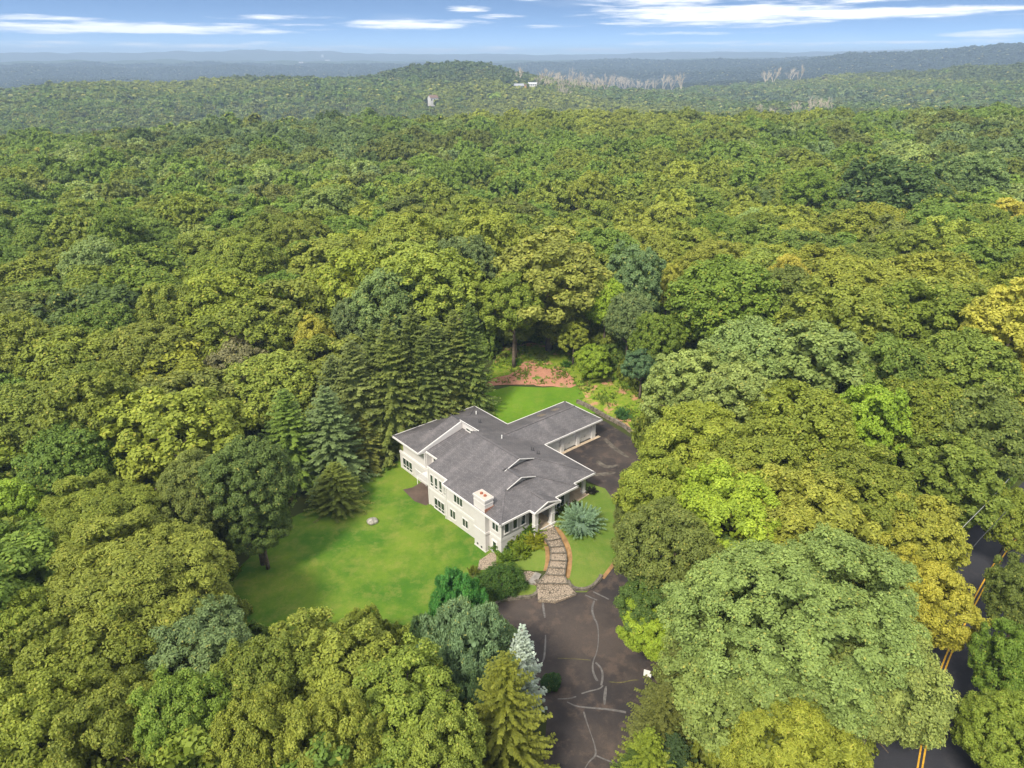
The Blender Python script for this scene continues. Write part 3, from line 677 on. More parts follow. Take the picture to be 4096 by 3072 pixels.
window('u-', 59.05, 59.4, 3.95, 5.25, 44.65); window('u-', 54.8, 55.9, 4.05, 5.2, 44.65, 1)
window('u-', 77.15, 79.55, 1.1, 2.68, 46.78, 2, .45)
window('u-', 70.9, 72.7, E0+1.52, E0+1.86, 53.5, 1, fr=.06)
for a, z0, z1 in ((45.17,4.02,5.62),(46.5,3.95,5.55),(47.8,3.9,5.4)): window('v-', a, a+.62, 3.95, 5.5, 54.27)
window('v-', 53.1, 55.2, 3.75, 5.35, 54.3, 2)
window('u-', 71.0, 72.9, 3.2, 5.3, 47.8, 2, name='balcony_door')
window('u+', 66.5, 68.0, 4.2, 5.4, 72.0, 1); window('v+', 62, 64, 4.2, 5.4, 71.8, 1); window('v+', 67, 69, 4.2, 5.4, 71.8, 1); window('v+', 50, 53, 4.0, 5.5, 79.6, 2)
window('u+', 59.5, 62.5, 3.9, 5.4, 60.2, 2)
# lower garden door in the left wall
def door(name, face, a, c, z0, z1, p, glass=True, mat=DOORW):
    f = HB(); d = .1
    def bx(B, x0, x1, q0, q1, d0, d1):
        if face == 'u-': B.box(p-d1, p-d0, x0, x1, q0, q1)
        else: B.box(x0, x1, p-d1, p-d0, q0, q1)
    bx(f, a-.1, a, z0, z1+.1, 0, d); bx(f, c, c+.1, z0, z1+.1, 0, d); bx(f, a, c, z1, z1+.1, 0, d); bx(f, a, a+.1, z0, z1, 0, .05); bx(f, c-.1, c, z0, z1, 0, .05); bx(f, a+.1, c-.1, z0, z0+.25, 0, .05); bx(f, a+.1, c-.1, z1-.12, z1, 0, .05)
    fo = f.build(name, mat); g = HB(); bx(g, a+.1, c-.1, z0+.25, z1-.12, 0, .03); g.build('glass', GLASS, fo)
    h = HB(); bx(h, c-.09, c-.05, z0+1.0, z0+1.12, .05, .12); h.build('handle', METAL, fo)
door('garden_door', 'u-', 55.15, 55.95, .35, 2.35, 44.65)
door('front_door', 'v-', 50.2, 51.4, 3.05, 5.3, 56.9, True, mat_simple('tan_door', (.45,.36,.27), .7, .1, 2))
door('nook_door', 'v-', 45.5, 46.4, .15, 2.2, 69.99)
# entry porch
b = HB(); b.box(49.0,52.6,53.0,56.9,2.3,2.98); b.box(48.9,52.7,52.7,53.0,2.2,2.8); pf = b.build('porch_floor', CONC)
b = HB(); b.box(48.9,52.7,52.93,53.02,2.86,3.03); b.box(48.8,52.8,52.62,52.71,2.6,2.85); b.build('step_nosing', TRIM, pf)
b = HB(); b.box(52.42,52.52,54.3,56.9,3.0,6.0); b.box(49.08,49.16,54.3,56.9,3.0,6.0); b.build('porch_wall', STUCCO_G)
def column(u, v, z0, z1, w=.27):
    b = HB(); b.box(u-w*1.35,u+w*1.35,v-w*1.35,v+w*1.35,z0,z0+.3); b.box(u-w,u+w,v-w,v+w,z0+.3,z1-.35)
    b.box(u-w*1.2,u+w*1.2,v-w*1.2,v+w*1.2,z1-.35,z1); b.box(u-w*1.1,u+w*1.1,v-w*1.1,v+w*1.1,z0+1.6,z0+1.75); b.build('column', TRIM, bevel=.02)
column(49.15, 53.15, 2.35, 6.0); column(51.95, 53.15, 2.9, 6.0)
# rear porch at the right end
b = HB(); b.box(56.25,60.2,54.5,58,2.6,3.25); b.box(56.3,60.3,54.3,54.5,2.5,3.05); b.build('porch_floor', CONC)
column(59.6, 55.1, 3.25, 6.0, .2)
b = HB(); b.box(56.4,60.1,57.93,57.98,3.3,5.7); b.build('screen_door', INSIDE)
# garage front
b = HB()
for x0, x1 in ((60.25,61.15),(64.75,65.35),(68.0,68.6),(71.25,72.05)): b.box(x0, x1, 64.62, 65.12, 3.0, W3)
b.box(60.3,72.0,64.8,65.12,5.55,W3)
b.build('garage_pier', TRIM, bevel=.02)
for x0, x1 in ((61.15,64.75),(65.35,68.0),(68.6,71.25)):
    b = HB(); b.box(x0, x1, 65.0, 65.06, 3.2, 5.58); zz = 3.2
    for k in range(4):
        zz = 3.22+k*.59
        nx = max(3, int((x1-x0)/.62))
        for j in range(nx): w = (x1-x0)/nx; b.box(x0+j*w+.08, x0+(j+1)*w-.08, 64.975, 65.01, zz+.09, zz+.5)
    b.box(x0, x1, 64.99, 65.0, 3.2, 3.22); gd = b.build('garage_door', DOORW)
    h = HB(); h.box((x0+x1)/2-.07, (x0+x1)/2+.07, 64.93, 64.97, 4.0, 4.06); h.build('handle', METAL, gd)
b = HB(); b.box(72.0,73.0,65.3,66.3,3.1,3.42); b.build('side_step', CONC)
b = HB(); b.box(60.5,72.2,64.2,65.0,2.9,3.19); b.build('garage_sill', CONC)
# chimney
b = HB(); b.box(43.98,45.3,56.55,58.75,-.4,7.72); b.box(43.9,45.38,56.47,58.83,7.72,8.0); b.box(43.94,45.34,56.51,58.79,7.25,7.33)
b.box(43.9,45.0,56.47,58.83,2.95,3.3); b.box(43.93,45.0,56.5,58.8,.35,.5); ch = b.build('chimney', STUCCO, bevel=.02)
b = HB(); b.box(44.0,45.28,56.57,58.73,8.0,8.04); b.build('chimney_crown', mat_simple('chimney_cap', (.46,.38,.33), .9, .1, 3), ch)
for v in (57.3, 58.0):
    b = HB(); b.tube([(44.64,v,8.02),(44.64,v,8.22)], [.2,.17], 12); b.build('chimney_pot', POT, ch)
b = HB(); b.box(45.3,45.34,56.5,58.8,zl(45.3),zl(45.3)+.14); b.box(43.95,45.4,56.5,56.56,6.3,6.75); b.build('flashing', mat_simple('copper_flashing', (.28,.13,.09), .6, .2, 5), ch)
for q in ((58.0,58.25,.75,1.0),(57.2,57.45,.65,.9)):
    b = HB(); b.box(43.93,43.985,*q); b.build('foundation_vent', METAL)
# roof vents and skylights
def ov(q, key, val):
    r = ray(*c1(*q)); w = np.array([r[:2]@BU, r[:2]@BV]); 
    lo, hi = 20, 160
    for _ in range(50):
        t = (lo+hi)/2; u = w[0]*t; v = w[1]*t; z = CZ+r[2]*t
        zs = key(u, v)
        if z > zs: lo = t
        else: hi = t
    return u, v, zs
for q in ((814,215),(1020,410)):
    u, v, z = ov(q, lambda u, v: zr(u), 0); b = HB(); b.tube([(u,v,z-.05),(u,v,z+.55)], .07, 8); b.build('vent_pipe', WHITEP)
for q in ((836,280),(850,283),(1260,505),(1275,508),(1305,532),(1320,534)):
    u, v, z = ov(q, lambda u, v: zr(u), 0); b = HB(); b.tube([(u,v,z-.05),(u,v,z+.45),(u-.1,v-.02,z+.52)], .045, 6); b.box(u-.1,u+.1,v-.1,v+.1,z-.03,z+.07); b.build('vent_pipe', METAL)
for u0 in (65.3, 68.3):
    zs = lambda v: E0+S*(72.4-v)
    b = HB(); z0, z1 = zs(69.75), zs(70.65)
    b.V += [(u0,69.75,z0+.06),(u0+1.0,69.75,z0+.06),(u0+1.0,70.65,z1+.06),(u0,70.65,z1+.06),(u0-.08,69.65,zs(69.65)-.02),(u0+1.08,69.65,zs(69.65)-.02),(u0+1.08,70.75,zs(70.75)-.02),(u0-.08,70.75,zs(70.75)-.02)]
    b.F += [[0,1,2,3],[4,5,1,0],[5,6,2,1],[6,7,3,2],[7,4,0,3]]
    b.build('skylight', mat_simple('bronze_skylight', (.16,.13,.10), .3, .1, 2))
# wall lamp by the entry hedge and garage corner
b = HB(); b.box(72.05,72.2,64.9,65.05,5.2,5.45); b.build('wall_lamp', METAL)
HAZE = 2.0e-4
# ------------------------------------------------------------------ foliage builders
def sph(n, rg):
    v = rg.normal(size=(n, 3)); return v/np.linalg.norm(v, axis=1)[:, None]
def ico(sub):
    bm = bmesh.new(); bmesh.ops.create_icosphere(bm, subdivisions=sub, radius=1); V = np.array([v.co[:] for v in bm.verts]); Fc = np.array([[v.index for v in f.verts] for f in bm.faces]); bm.free(); return V, Fc
ICO1 = ico(1); ICO2 = ico(2)
def quads(P, Nn, L, Wd, rg, droop=0.0):
    """leaf quads at P, facing Nn, length L, width Wd"""
    n = len(P); r = sph(n, rg); T = np.cross(Nn, r); T /= np.linalg.norm(T, axis=1)[:, None]+1e-9
    T[:, 2] -= droop; T /= np.linalg.norm(T, axis=1)[:, None]
    B = np.cross(Nn, T); B /= np.linalg.norm(B, axis=1)[:, None]+1e-9
    L = np.broadcast_to(L, (n,))[:, None]; Wd = np.broadcast_to(Wd, (n,))[:, None]
    v = np.stack([P-T*L*.5, P+B*Wd*.5+T*L*.05+Nn*L*.10, P+T*L*.5, P-B*Wd*.5+T*L*.05+Nn*L*.10], 1)
    return v.reshape(-1, 3)
def crown_mesh(name, R0=6.0, rz=4.2, npuff=40, leaf=.3, nleaf=20000, seed=0, sub=7, flat=.25, droop=.2, aspect=.6, rag=.2, low=-.7, subr=.54, jit=.42):
    rg = np.random.default_rng(seed); sc = np.array([R0, R0, rz])
    k_ = np.arange(npuff)+.5; zz = 1-(1-low)*k_/npuff; th = k_*2.39996+rg.uniform(0, 6.28)   # even spread of the puffs
    D = np.c_[np.cos(th)*np.sqrt(1-zz**2), np.sin(th)*np.sqrt(1-zz**2), zz]+sph(npuff, rg)*.5/math.sqrt(npuff); D /= np.linalg.norm(D, axis=1)[:, None]; n = npuff
    ph = rg.uniform(0, 6.28, 4)
    f = 1+rag*(np.sin(2*np.arctan2(D[:, 1], D[:, 0])+ph[0])*.5+np.sin(3*np.arctan2(D[:, 1], D[:, 0])+ph[1]+D[:, 2]*3)*.4+np.sin(D[:, 2]*5+ph[2]+D[:, 0]*2)*.35+rg.normal(size=n)*.35)
    pr = R0*rg.uniform(.2, .34, n)*math.sqrt(min(62, max(40, npuff*.62))/npuff)
    Cp = D*sc*f[:, None]-D*pr[:, None]*.6
    S1 = []; r1 = []; par = []
    for i in range(n):
        d = sph(sub*3, rg); d = d[(d@D[i] > -.15)][:sub]
        for q in d: S1.append(Cp[i]+q*pr[i]*.72*np.array([1, 1, .85])); r1.append(pr[i]*subr*rg.uniform(.75, 1.25)); par.append(i)
    S1 = np.array(S1); r1 = np.array(r1); par = np.array(par)
    w = r1**2; idx = rg.choice(len(S1), nleaf, p=w/w.sum())
    d = sph(nleaf, rg)+D[par[idx]]*.65+np.array([0, 0, .35]); d /= np.linalg.norm(d, axis=1)[:, None]
    P = S1[idx]+d*(r1[idx]*rg.uniform(.72, 1.12, nleaf))[:, None]
    # drop the leaves buried inside neighbours
    bad = np.zeros(nleaf, bool)
    for k in range(len(S1)):
        bad |= (((P-S1[k])**2).sum(1) < (r1[k]*.6)**2)
    P = P[~bad]; d = d[~bad]; idx = idx[~bad]
    N = d*.8+np.array([0, 0, flat])+sph(len(P), rg)*jit; N /= np.linalg.norm(N, axis=1)[:, None]
    lf = leaf*rg.uniform(.65, 1.3, len(P))
    V = quads(P, N, lf, lf*aspect, rg, droop); Fq = np.arange(len(V)).reshape(-1, 4)
    pv = rg.uniform(0, 1, n)
    var = np.clip(rg.uniform(0, 1, len(P))*.62+pv[par[idx]]*.38*.9, 0, .93); y = rg.random(len(P)) < .03; var[y] = .98
    # inner leaves so that the crown is not hollow
    m1 = max(3, int(.22*nleaf/len(S1))); iP = []; iN = []; iL = []
    for c, r, m_ in [(c, r*.62, m1) for c, r in zip(S1, r1)]+[(c, r*.7, m1*3) for c, r in zip(Cp, pr)]:
        q = sph(m_, rg); iP.append(c+q*r*rg.uniform(.5, 1, (m_, 1))); iN.append(q*.7+sph(m_, rg)*.6); iL.append(np.full(m_, min(leaf*1.7, .8*r+leaf)))
    iP = np.concatenate(iP); iN = np.concatenate(iN); iN /= np.linalg.norm(iN, axis=1)[:, None]; iL = np.concatenate(iL)
    qn = sph(nleaf//40, rg); iP = np.r_[iP, qn*sc*.66*rg.uniform(.7, 1, (len(qn), 1))]; iN = np.r_[iN, qn*.6+sph(len(qn), rg)*.6]; iL = np.r_[iL, np.full(len(qn), max(leaf*2.2, 14/math.sqrt(nleaf/40)*.45))]; iN /= np.linalg.norm(iN, axis=1)[:, None]
    K = quads(iP, iN, iL, iL*.8, rg); b0 = len(V); k4 = np.arange(len(K)).reshape(-1, 4)+b0; KF = np.r_[k4[:, [0, 1, 2]], k4[:, [0, 2, 3]]]
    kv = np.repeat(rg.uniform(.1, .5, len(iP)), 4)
    tri = np.c_[Fq[:, 0], Fq[:, 1], Fq[:, 2]]; tri2 = np.c_[Fq[:, 0], Fq[:, 2], Fq[:, 3]]
    me = npmesh(name, np.r_[V, K], np.r_[tri, tri2, KF], 3, False, {'var': np.r_[np.repeat(var, 4), kv]})
    me.materials.append(LEAF); return me
def far_mesh(name, nl, leaf, seed, npuff=14):
    return crown_mesh(name, 6, 4.6, npuff, leaf, nl, seed, 3, .3, .1, .8, .2, -.2, .6, .45)

def trunk_mesh(name, seed, hc=12.0, R0=6.0, lean=.3):
    rg = random.Random(seed); b = MB(); n = 6
    pts = [(rg.uniform(-.1, .1)*i*lean, rg.uniform(-.1, .1)*i*lean, hc*i/n) for i in range(n+1)]
    b.tube(pts, [.42-.28*i/n for i in range(n+1)], 8)
    for k in range(9):
        z = hc*rg.uniform(.5, .95); a = k*2.4+rg.uniform(-.3, .3); L = R0*rg.uniform(.55, .85); up = rg.uniform(.35, .9)
        P = []
        for i in range(5):
            t = i/4; P.append((math.cos(a)*L*t, math.sin(a)*L*t, z+L*up*t*(1-.25*t)))
        b.tube(P, [.17*(1-.8*i/4)+.02 for i in range(5)], 5)
    me = b.mesh(name, True); me.materials.append(BARK); return me

def conifer_mesh(name, H=18.0, R0=4.0, seed=0, whorl=.5, step=.3, twig=.62, wd=.17, droopb=.55, tipup=.35, first=.03, power=.72, hang=.45, nb=9):
    rg = np.random.default_rng(seed); Ps = []; var = []
    z = H*first
    while z < H*.985:
        t = z/H; L = R0*(1-t)**power*rg.uniform(.82, 1.12)+.12
        nbk = max(4, int(nb*(1-.35*t))); a0 = rg.uniform(0, 6.28)
        for k in range(nbk):
            a = a0+2*math.pi*k/nbk+rg.uniform(-.2, .2); l = L*rg.uniform(.75, 1.18); zz = z+rg.uniform(-1, 1)*whorl
            n = max(2, int(l/step)); s = (np.arange(n)+.6)/n
            up = (.55*t-droopb*(1-t))*l
            dirh = np.array([math.cos(a), math.sin(a), 0]); side = np.array([-math.sin(a), math.cos(a), 0])
            P = dirh*(s*l)[:, None]; P[:, 2] = zz+up*s+tipup*l*s**2.6+.10*l*np.sin(s*3.1)
            bv = rg.uniform(0, 1)
            tl = twig*(1-.55*s)*min(1, .35+l/R0)*rg.uniform(.8, 1.2, n)
            for sg in (-1, 1, 0):
                if sg == 0: T = dirh*1.0+np.array([0, 0, -.1+.5*t]); tt = tl*.8
                else: T = side*sg*.8+dirh*.75+np.array([0, 0, -hang*(1-.7*t)]); tt = tl
                T = T/np.linalg.norm(T); T = T[None, :]+rg.normal(size=(n, 3))*.16
                Bw = np.cross(T, np.array([0, 0, 1.0])); Bw /= np.linalg.norm(Bw, axis=1)[:, None]; Bw[:, 2] += rg.normal(size=n)*.25
                tt = tt[:, None]; w = wd*rg.uniform(.8, 1.25, (n, 1))
                q = np.stack([P-T*.04, P+T*tt*.45+Bw*w, P+T*tt+np.array([0, 0, -.08])*tt, P+T*tt*.45-Bw*w], 1)
                Ps.append(q.reshape(-1, 3)); var.append(np.clip(np.repeat(rg.uniform(0, .6, n)+bv*.3, 4), 0, .93))
                # hanging curtain of twigs
            q2 = P[::1]; T = np.tile(np.array([0, 0, -1.0]), (n, 1))+rg.normal(size=(n, 3))*.25+dirh*.25; hl = tl[:, None]*.75
            Bw = np.tile(dirh*.6+side*.4, (n, 1))+rg.normal(size=(n, 3))*.3
            q = np.stack([q2, q2+T*hl*.5+Bw*wd*.8, q2+T*hl, q2+T*hl*.5-Bw*wd*.8], 1); Ps.append(q.reshape(-1, 3)); var.append(np.clip(np.repeat(rg.uniform(0, .5, n)+bv*.25, 4), 0, .93))
        z += whorl*(1-.35*t)
    V = np.concatenate(Ps); Fq = np.arange(len(V)).reshape(-1, 4); var = np.concatenate(var)
    # solid inner cone in the darkest leaf tone
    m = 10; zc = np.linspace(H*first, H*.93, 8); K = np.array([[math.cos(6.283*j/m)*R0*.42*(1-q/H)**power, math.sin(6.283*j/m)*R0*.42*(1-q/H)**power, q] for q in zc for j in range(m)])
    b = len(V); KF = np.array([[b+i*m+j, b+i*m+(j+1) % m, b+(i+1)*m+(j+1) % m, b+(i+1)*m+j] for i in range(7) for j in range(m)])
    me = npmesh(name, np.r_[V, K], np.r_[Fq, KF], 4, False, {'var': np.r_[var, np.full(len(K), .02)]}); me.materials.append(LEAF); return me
def spray_mesh(name, R0=1.8, H=1.6, nb=60, seed=0, twig=.3, wd=.07, up=.5, curve=.1):
    """spreading juniper: feathery sprays fanning from the base"""
    rg = np.random.default_rng(seed); Ps = []; var = []
    for k in range(nb):
        a = rg.uniform(0, 6.28); e = rg.uniform(.1, 1.35)**1.0*up/.5; e = min(e, 1.45)
        l = R0*rg.uniform(.65, 1.12)*math.cos(e)+H*rg.uniform(.75, 1.1)*math.sin(e)
        d = np.array([math.cos(a)*math.cos(e), math.sin(a)*math.cos(e), math.sin(e)]); n = max(4, int(l/.12)); s = np.linspace(.15, 1, n)
        P = d*(s*l)[:, None]; P[:, 2] += curve*l*(s-s**2)*2; side = np.cross(d, [0, 0, 1.0]); side /= np.linalg.norm(side)+1e-6; upv = np.cross(side, d); bv = rg.random()
        for sg in range(4):
            T = d*1.0+(side*math.cos(sg*1.571+.6)+upv*math.sin(sg*1.571+.6))*.75; T = T/np.linalg.norm(T); T = T[None]+rg.normal(size=(n, 3))*.12
            tt = (twig*(1.15-.75*s)*rg.uniform(.8, 1.2, n))[:, None]; Bw = np.cross(T, rg.normal(size=(n, 3))); Bw /= np.linalg.norm(Bw, axis=1)[:, None]
            q = np.stack([P, P+T*tt*.5+Bw*wd, P+T*tt, P+T*tt*.5-Bw*wd], 1); Ps.append(q.reshape(-1, 3)); var.append(np.clip(np.repeat(rg.uniform(0, .6, n)+bv*.35, 4), 0, .93))
    V = np.concatenate(Ps); Fq = np.arange(len(V)).reshape(-1, 4); var = np.concatenate(var)
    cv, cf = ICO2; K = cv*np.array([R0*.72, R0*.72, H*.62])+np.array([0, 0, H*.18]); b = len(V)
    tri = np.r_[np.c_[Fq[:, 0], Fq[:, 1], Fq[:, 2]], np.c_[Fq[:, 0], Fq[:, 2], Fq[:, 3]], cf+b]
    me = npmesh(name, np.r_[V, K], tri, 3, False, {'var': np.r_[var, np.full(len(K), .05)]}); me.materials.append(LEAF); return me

# crown prototypes: nominal radius 6 m
NEAR = [crown_mesh('crown', 6, 6.6, 100, .30, 36000, 11, 6, rag=.22), crown_mesh('crown', 6, 6.2, 125, .28, 38000, 12, 5, rag=.17), crown_mesh('crown', 6, 6.8, 84, .32, 34000, 13, 7, rag=.30), crown_mesh('crown', 6, 6.2, 105, .34, 33000, 14, 6, flat=.4, rag=.25)]
BIG = crown_mesh('crown', 6, 6.3, 190, .17, 105000, 15, 6, rag=.2)
FEATH = [crown_mesh('crown', 6, 6.6, 80, .40, 34000, 21, 6, flat=.1, droop=.7, aspect=.3, rag=.18, low=-.75), crown_mesh('crown', 6, 6.4, 70, .40, 32000, 22, 7, flat=.3, droop=.25, aspect=.32, rag=.2, low=-.75)]
FAN = crown_mesh('crown', 6, 6.2, 150, .26, 70000, 23, 6, flat=.35, droop=.2, aspect=.34, rag=.16)
MID = [crown_mesh('crown', 6, 6.4, 85, .42, 17000, 31, 5), crown_mesh('crown', 6, 6.0, 100, .40, 18000, 32, 5, rag=.12), crown_mesh('crown', 6, 6.8, 70, .44, 16000, 33, 6, rag=.2), crown_mesh('crown', 6, 6.2, 90, .42, 17000, 34, 5, flat=.4), crown_mesh('crown', 6, 6.4, 62, .45, 15500, 35, 7, rag=.18)]
LOD2 = [crown_mesh('far_crown', 6, 4.8, 44+6*i, .75, 4200, 41+i, 4, rag=.12+.03*i) for i in range(4)]
LOD3 = [far_mesh('far_crown', 620, 1.9, 51+i) for i in range(4)]
LOD4 = [far_mesh('far_crown', 170, 3.2, 61+i, 9) for i in range(3)]
TRUNK = [trunk_mesh('trunk', i) for i in range(4)]

# leaf colours (linear); name, rgb
COL = {'olive': (.235,.290,.044), 'deep green': (.130,.195,.050), 'green': (.185,.275,.044), 'yellow-green': (.302,.350,.052), 'lime': (.33,.46,.05),
       'blue-green': (.185,.262,.095), 'pale green': (.29,.37,.11), 'dark olive': (.190,.230,.050), 'yellow': (.42,.41,.06), 'russet': (.38,.28,.10), 'teal': (.14,.225,.085), 'brownish': (.26,.24,.10)}
def px_dist(px, py, h):
    p = hit(px, py, h); return p
ALL = []          # x, y, r, h(top), colour, name, label, mesh kind
HEROES = []
def jig(c, a=.12):
    k = random.uniform(1-a, 1+a); return (c[0]*k*random.uniform(.93, 1.07), c[1]*k, c[2]*k*random.uniform(.85, 1.15), 1)
def add_tree(p, r, top, colname, label, group=None, protos=None, name='broadleaf_tree', cat='tree', vz=None, mesh=None, col=None):
    x, y = float(p[0]), float(p[1]); z = g1(x, y)
    d = math.sqrt(x*x+y*y+(CZ-top)**2)
    t = empty(name, (x, y, z), random.uniform(0, 6.28), label=label, cat=cat, group=group)
    protos = protos or (NEAR if d < 92 else MID)
    me = mesh or random.choice(protos); s = r/6.0
    sz = vz or max(s*random.uniform(.74, .88), top*.048)
    hc = top-6.4*sz
    o = link('crown', me, None, t); o.location = (0, 0, hc); o.scale = (s, s, sz); o.color = col or jig(COL[colname])
    k = link('trunk', random.choice(TRUNK), None, t); k.scale = (s*1.1, s*1.1, max(.3, hc/12.0))
    return t
def dh(x, y, rp, top):
    """display pixel (2212 wide) of the crown centre, radius in display px, top height above ground -> ground position, radius in metres"""
    px, py = x*1.8517, y*1.8517; s_ = max(rp*1.8517*75/F/6*.8, top*.048); p = hit(px, py, top-5.4*s_)
    if p is None: return None
    d = math.sqrt(p[0]**2+p[1]**2+(CZ-top)**2); return p, rp*1.8517*d/F
H = []
def hero(x, y, rp, top, col, short, label, protos=None, vz=None):
    q = dh(x, y, rp, top)
    H.append(dict(x=q[0][0], y=q[0][1], r=q[1], top=top, col=col, short=short, label=label, protos=protos, px=x, py=y, vz=vz))
# right of the driveway
hero(1722,1365,212,19,'pale green','huge pale maple','huge pale green maple crown filling the space between the driveway and the road',[BIG])
hero(1560,1490,115,13,'pale green','mint catalpa','minty pale green tree with exposed twigs in front of the huge maple',[NEAR[3]])
hero(1700,1650,115,13,'yellow-green','bottom sprig tree','yellowish narrow-leaved tree cut by the bottom edge below the huge maple',[FEATH[1]])
hero(1900,1475,100,14,'pale green','right skirt maple','mid green maple bulging towards the road at the lower right')
hero(1440,1180,104,16,'dark olive','dark lane oak','dark glossy oak overhanging the lane beside the grass island')
hero(1415,1285,72,11,'deep green','low lane tree','deep green low tree leaning over the lane end by the circle')
hero(1570,1110,105,17,'lime','fresh green tree','fresh bright green tree behind the dark lane oak')
hero(1545,1220,70,13,'deep green','shaded hollow tree','deep green tree in the hollow left of the huge maple')
hero(1430,1355,72,9,'lime','lime driveway tree','small lime green tree at the right edge of the driveway',[FEATH[1]])
hero(1510,1320,55,9,'yellow-green','small golden sapling','small yellow-green tree between the lime tree and the huge maple')
hero(1730,1120,120,17,'yellow-green','broad golden maple','broad yellow-green maple above the huge pale maple')
hero(1860,1070,100,17,'olive','olive tree right of golden maple','olive round tree right of the broad golden maple')
hero(1965,1155,80,15,'yellow-green','gold-flecked maple','gold-flecked maple leaning to the road from the left')
hero(2003,1290,74,13,'yellow','yellow road maple','yellow-leaved maple hanging over the double yellow line',[NEAR[2]])
hero(2190,1115,42,11,'yellow-green','far bank tree','yellow-green tree on the far bank of the road near the right edge')
hero(2215,1280,48,12,'dark olive','shaded bank tree','dark olive tree on the right bank of the road')
hero(2200,1430,58,12,'green','lower bank tree','green tree on the right bank beside the lower road')
hero(2185,1590,75,11,'olive','corner tree','olive tree in the bottom right corner past the road')
hero(2060,1030,78,15,'olive','olive tree above the wire','olive tree just above the overhead wires')
hero(2120,940,80,18,'dark olive','dark right-edge oak','dark olive oak near the right edge above the wires')
hero(1990,900,80,18,'olive','olive tree by lime column','olive tree right of the lime green column tree')
hero(1880,920,62,17,'lime','lime column tree','lime green column-like tree in the middle of the right-hand forest')
hero(1905,815,72,19,'green','bright green dome','bright green smooth dome right of the silvery maples')
hero(1760,790,105,19,'pale green','silvery maple','silvery pale green maple right of the clearing')
hero(1620,770,95,19,'pale green','upper silvery maple','pale green maple up and left of the silvery maple')
hero(1480,830,78,16,'pale green','clearing-edge maple','pale green maple on the right edge of the rough clearing')
hero(1590,870,85,17,'pale green','middle silvery maple','pale green tree below the upper silvery maple')
hero(1730,920,100,18,'olive','brown-green oak','olive oak between the silvery maple and the golden maple')
hero(1500,960,95,17,'yellow-green','court corner oak','yellow-green oak overhanging the far corner of the garage court')
hero(1420,1050,82,15,'yellow-green','court side oak','yellow-green oak over the right side of the garage court')
hero(1610,1000,95,17,'olive','olive oak behind court','olive oak two crowns right of the garage court')
hero(1370,1110,40,9,'dark olive','corner bush tree','small dark olive tree where the lane meets the garage court')
hero(2080,800,88,19,'olive','olive tree at right','big olive tree at the right below the golden edge tree')
hero(1990,690,95,19,'olive','sunny olive oak','sunny olive oak above the bright green dome')
hero(1850,690,80,19,'yellow-green','yellow-green oak over dome','yellow-green oak up and left of the bright green dome')
hero(1570,630,110,20,'green','big mid-green tree','big soft green tree behind the clearing on the right')
hero(1690,640,75,18,'dark olive','dark tree beside big green','dark olive tree right of the big soft green tree')
hero(1443,615,30,14,'yellow','pinkish yellow sapling','narrow yellow and pinkish sapling left of the big soft green tree')
hero(1700,610,40,17,'yellow','bright yellow crown','bright yellow-green small crown behind the big soft green tree')
hero(2180,490,62,18,'yellow','golden edge tree','golden orange tree at the right edge of the picture')
hero(1930,400,95,26,'deep green','tall dark oak','tall dark green oak standing above the right-hand canopy')
hero(1840,415,68,17,'brownish','brown-olive brush tree','brownish olive brush-like crown below the tall dark oak',[FEATH[1]])
# behind the house
hero(1190,585,115,21,'yellow-green','great oak','great yellow-green oak behind the back lawn')
hero(1110,650,60,17,'olive','low oak limb tree','olive tree below and left of the great oak')
hero(1215,668,58,11,'dark olive','shaded edge tree','dark olive tree at the back edge of the rough clearing')
hero(1115,700,36,9,'dark olive','back corner hemlock','dark olive bushy tree at the back left corner of the clearing')
hero(1370,600,55,19,'blue-green','upper blue-green column','blue-green crown right of the great oak')
hero(1360,680,48,15,'blue-green','lower blue-green column','blue-green crown just below the upper blue-green one')
hero(1310,650,42,15,'lime','fresh green slope tree','fresh green tree between the great oak and blue-green column')
hero(1282,768,36,6,'lime','lime bush tree','round lime green small tree at the back of the clearing')
hero(1388,782,36,9,'teal','teal bushy tree','dark teal bushy tree at the right back of the clearing')
hero(1420,730,45,14,'green','green clearing tree','green tree between teal bushy tree and silvery maples')
hero(1240,722,32,8,'yellow-green','pale understory tree','small yellow-green understory tree behind the red mulch')
hero(1010,575,58,20,'blue-green','tall blue-green oak','tall blue-green oak left of the great oak')
hero(885,590,82,19,'yellow-green','golden crown above spruces','golden yellow-green crown behind the spruce row')
hero(835,650,72,18,'blue-green','blue dome tree','smooth blue-green dome behind the spruces')
hero(765,690,48,15,'blue-green','second blue dome','smaller blue-green dome left of the big blue dome')
hero(700,640,32,15,'russet','orange-tinged tree','orange-tinged thin tree left of the blue dome')
hero(650,665,38,14,'brownish','brown thin tree','brown thinning tree left of the orange-tinged tree',[FEATH[1]])
hero(680,740,42,14,'yellow','yellow-green spire tree','yellow narrow tree left of the spruce row')
hero(600,640,60,17,'green','green tree by brown tree','green round tree left of the brown thin tree')
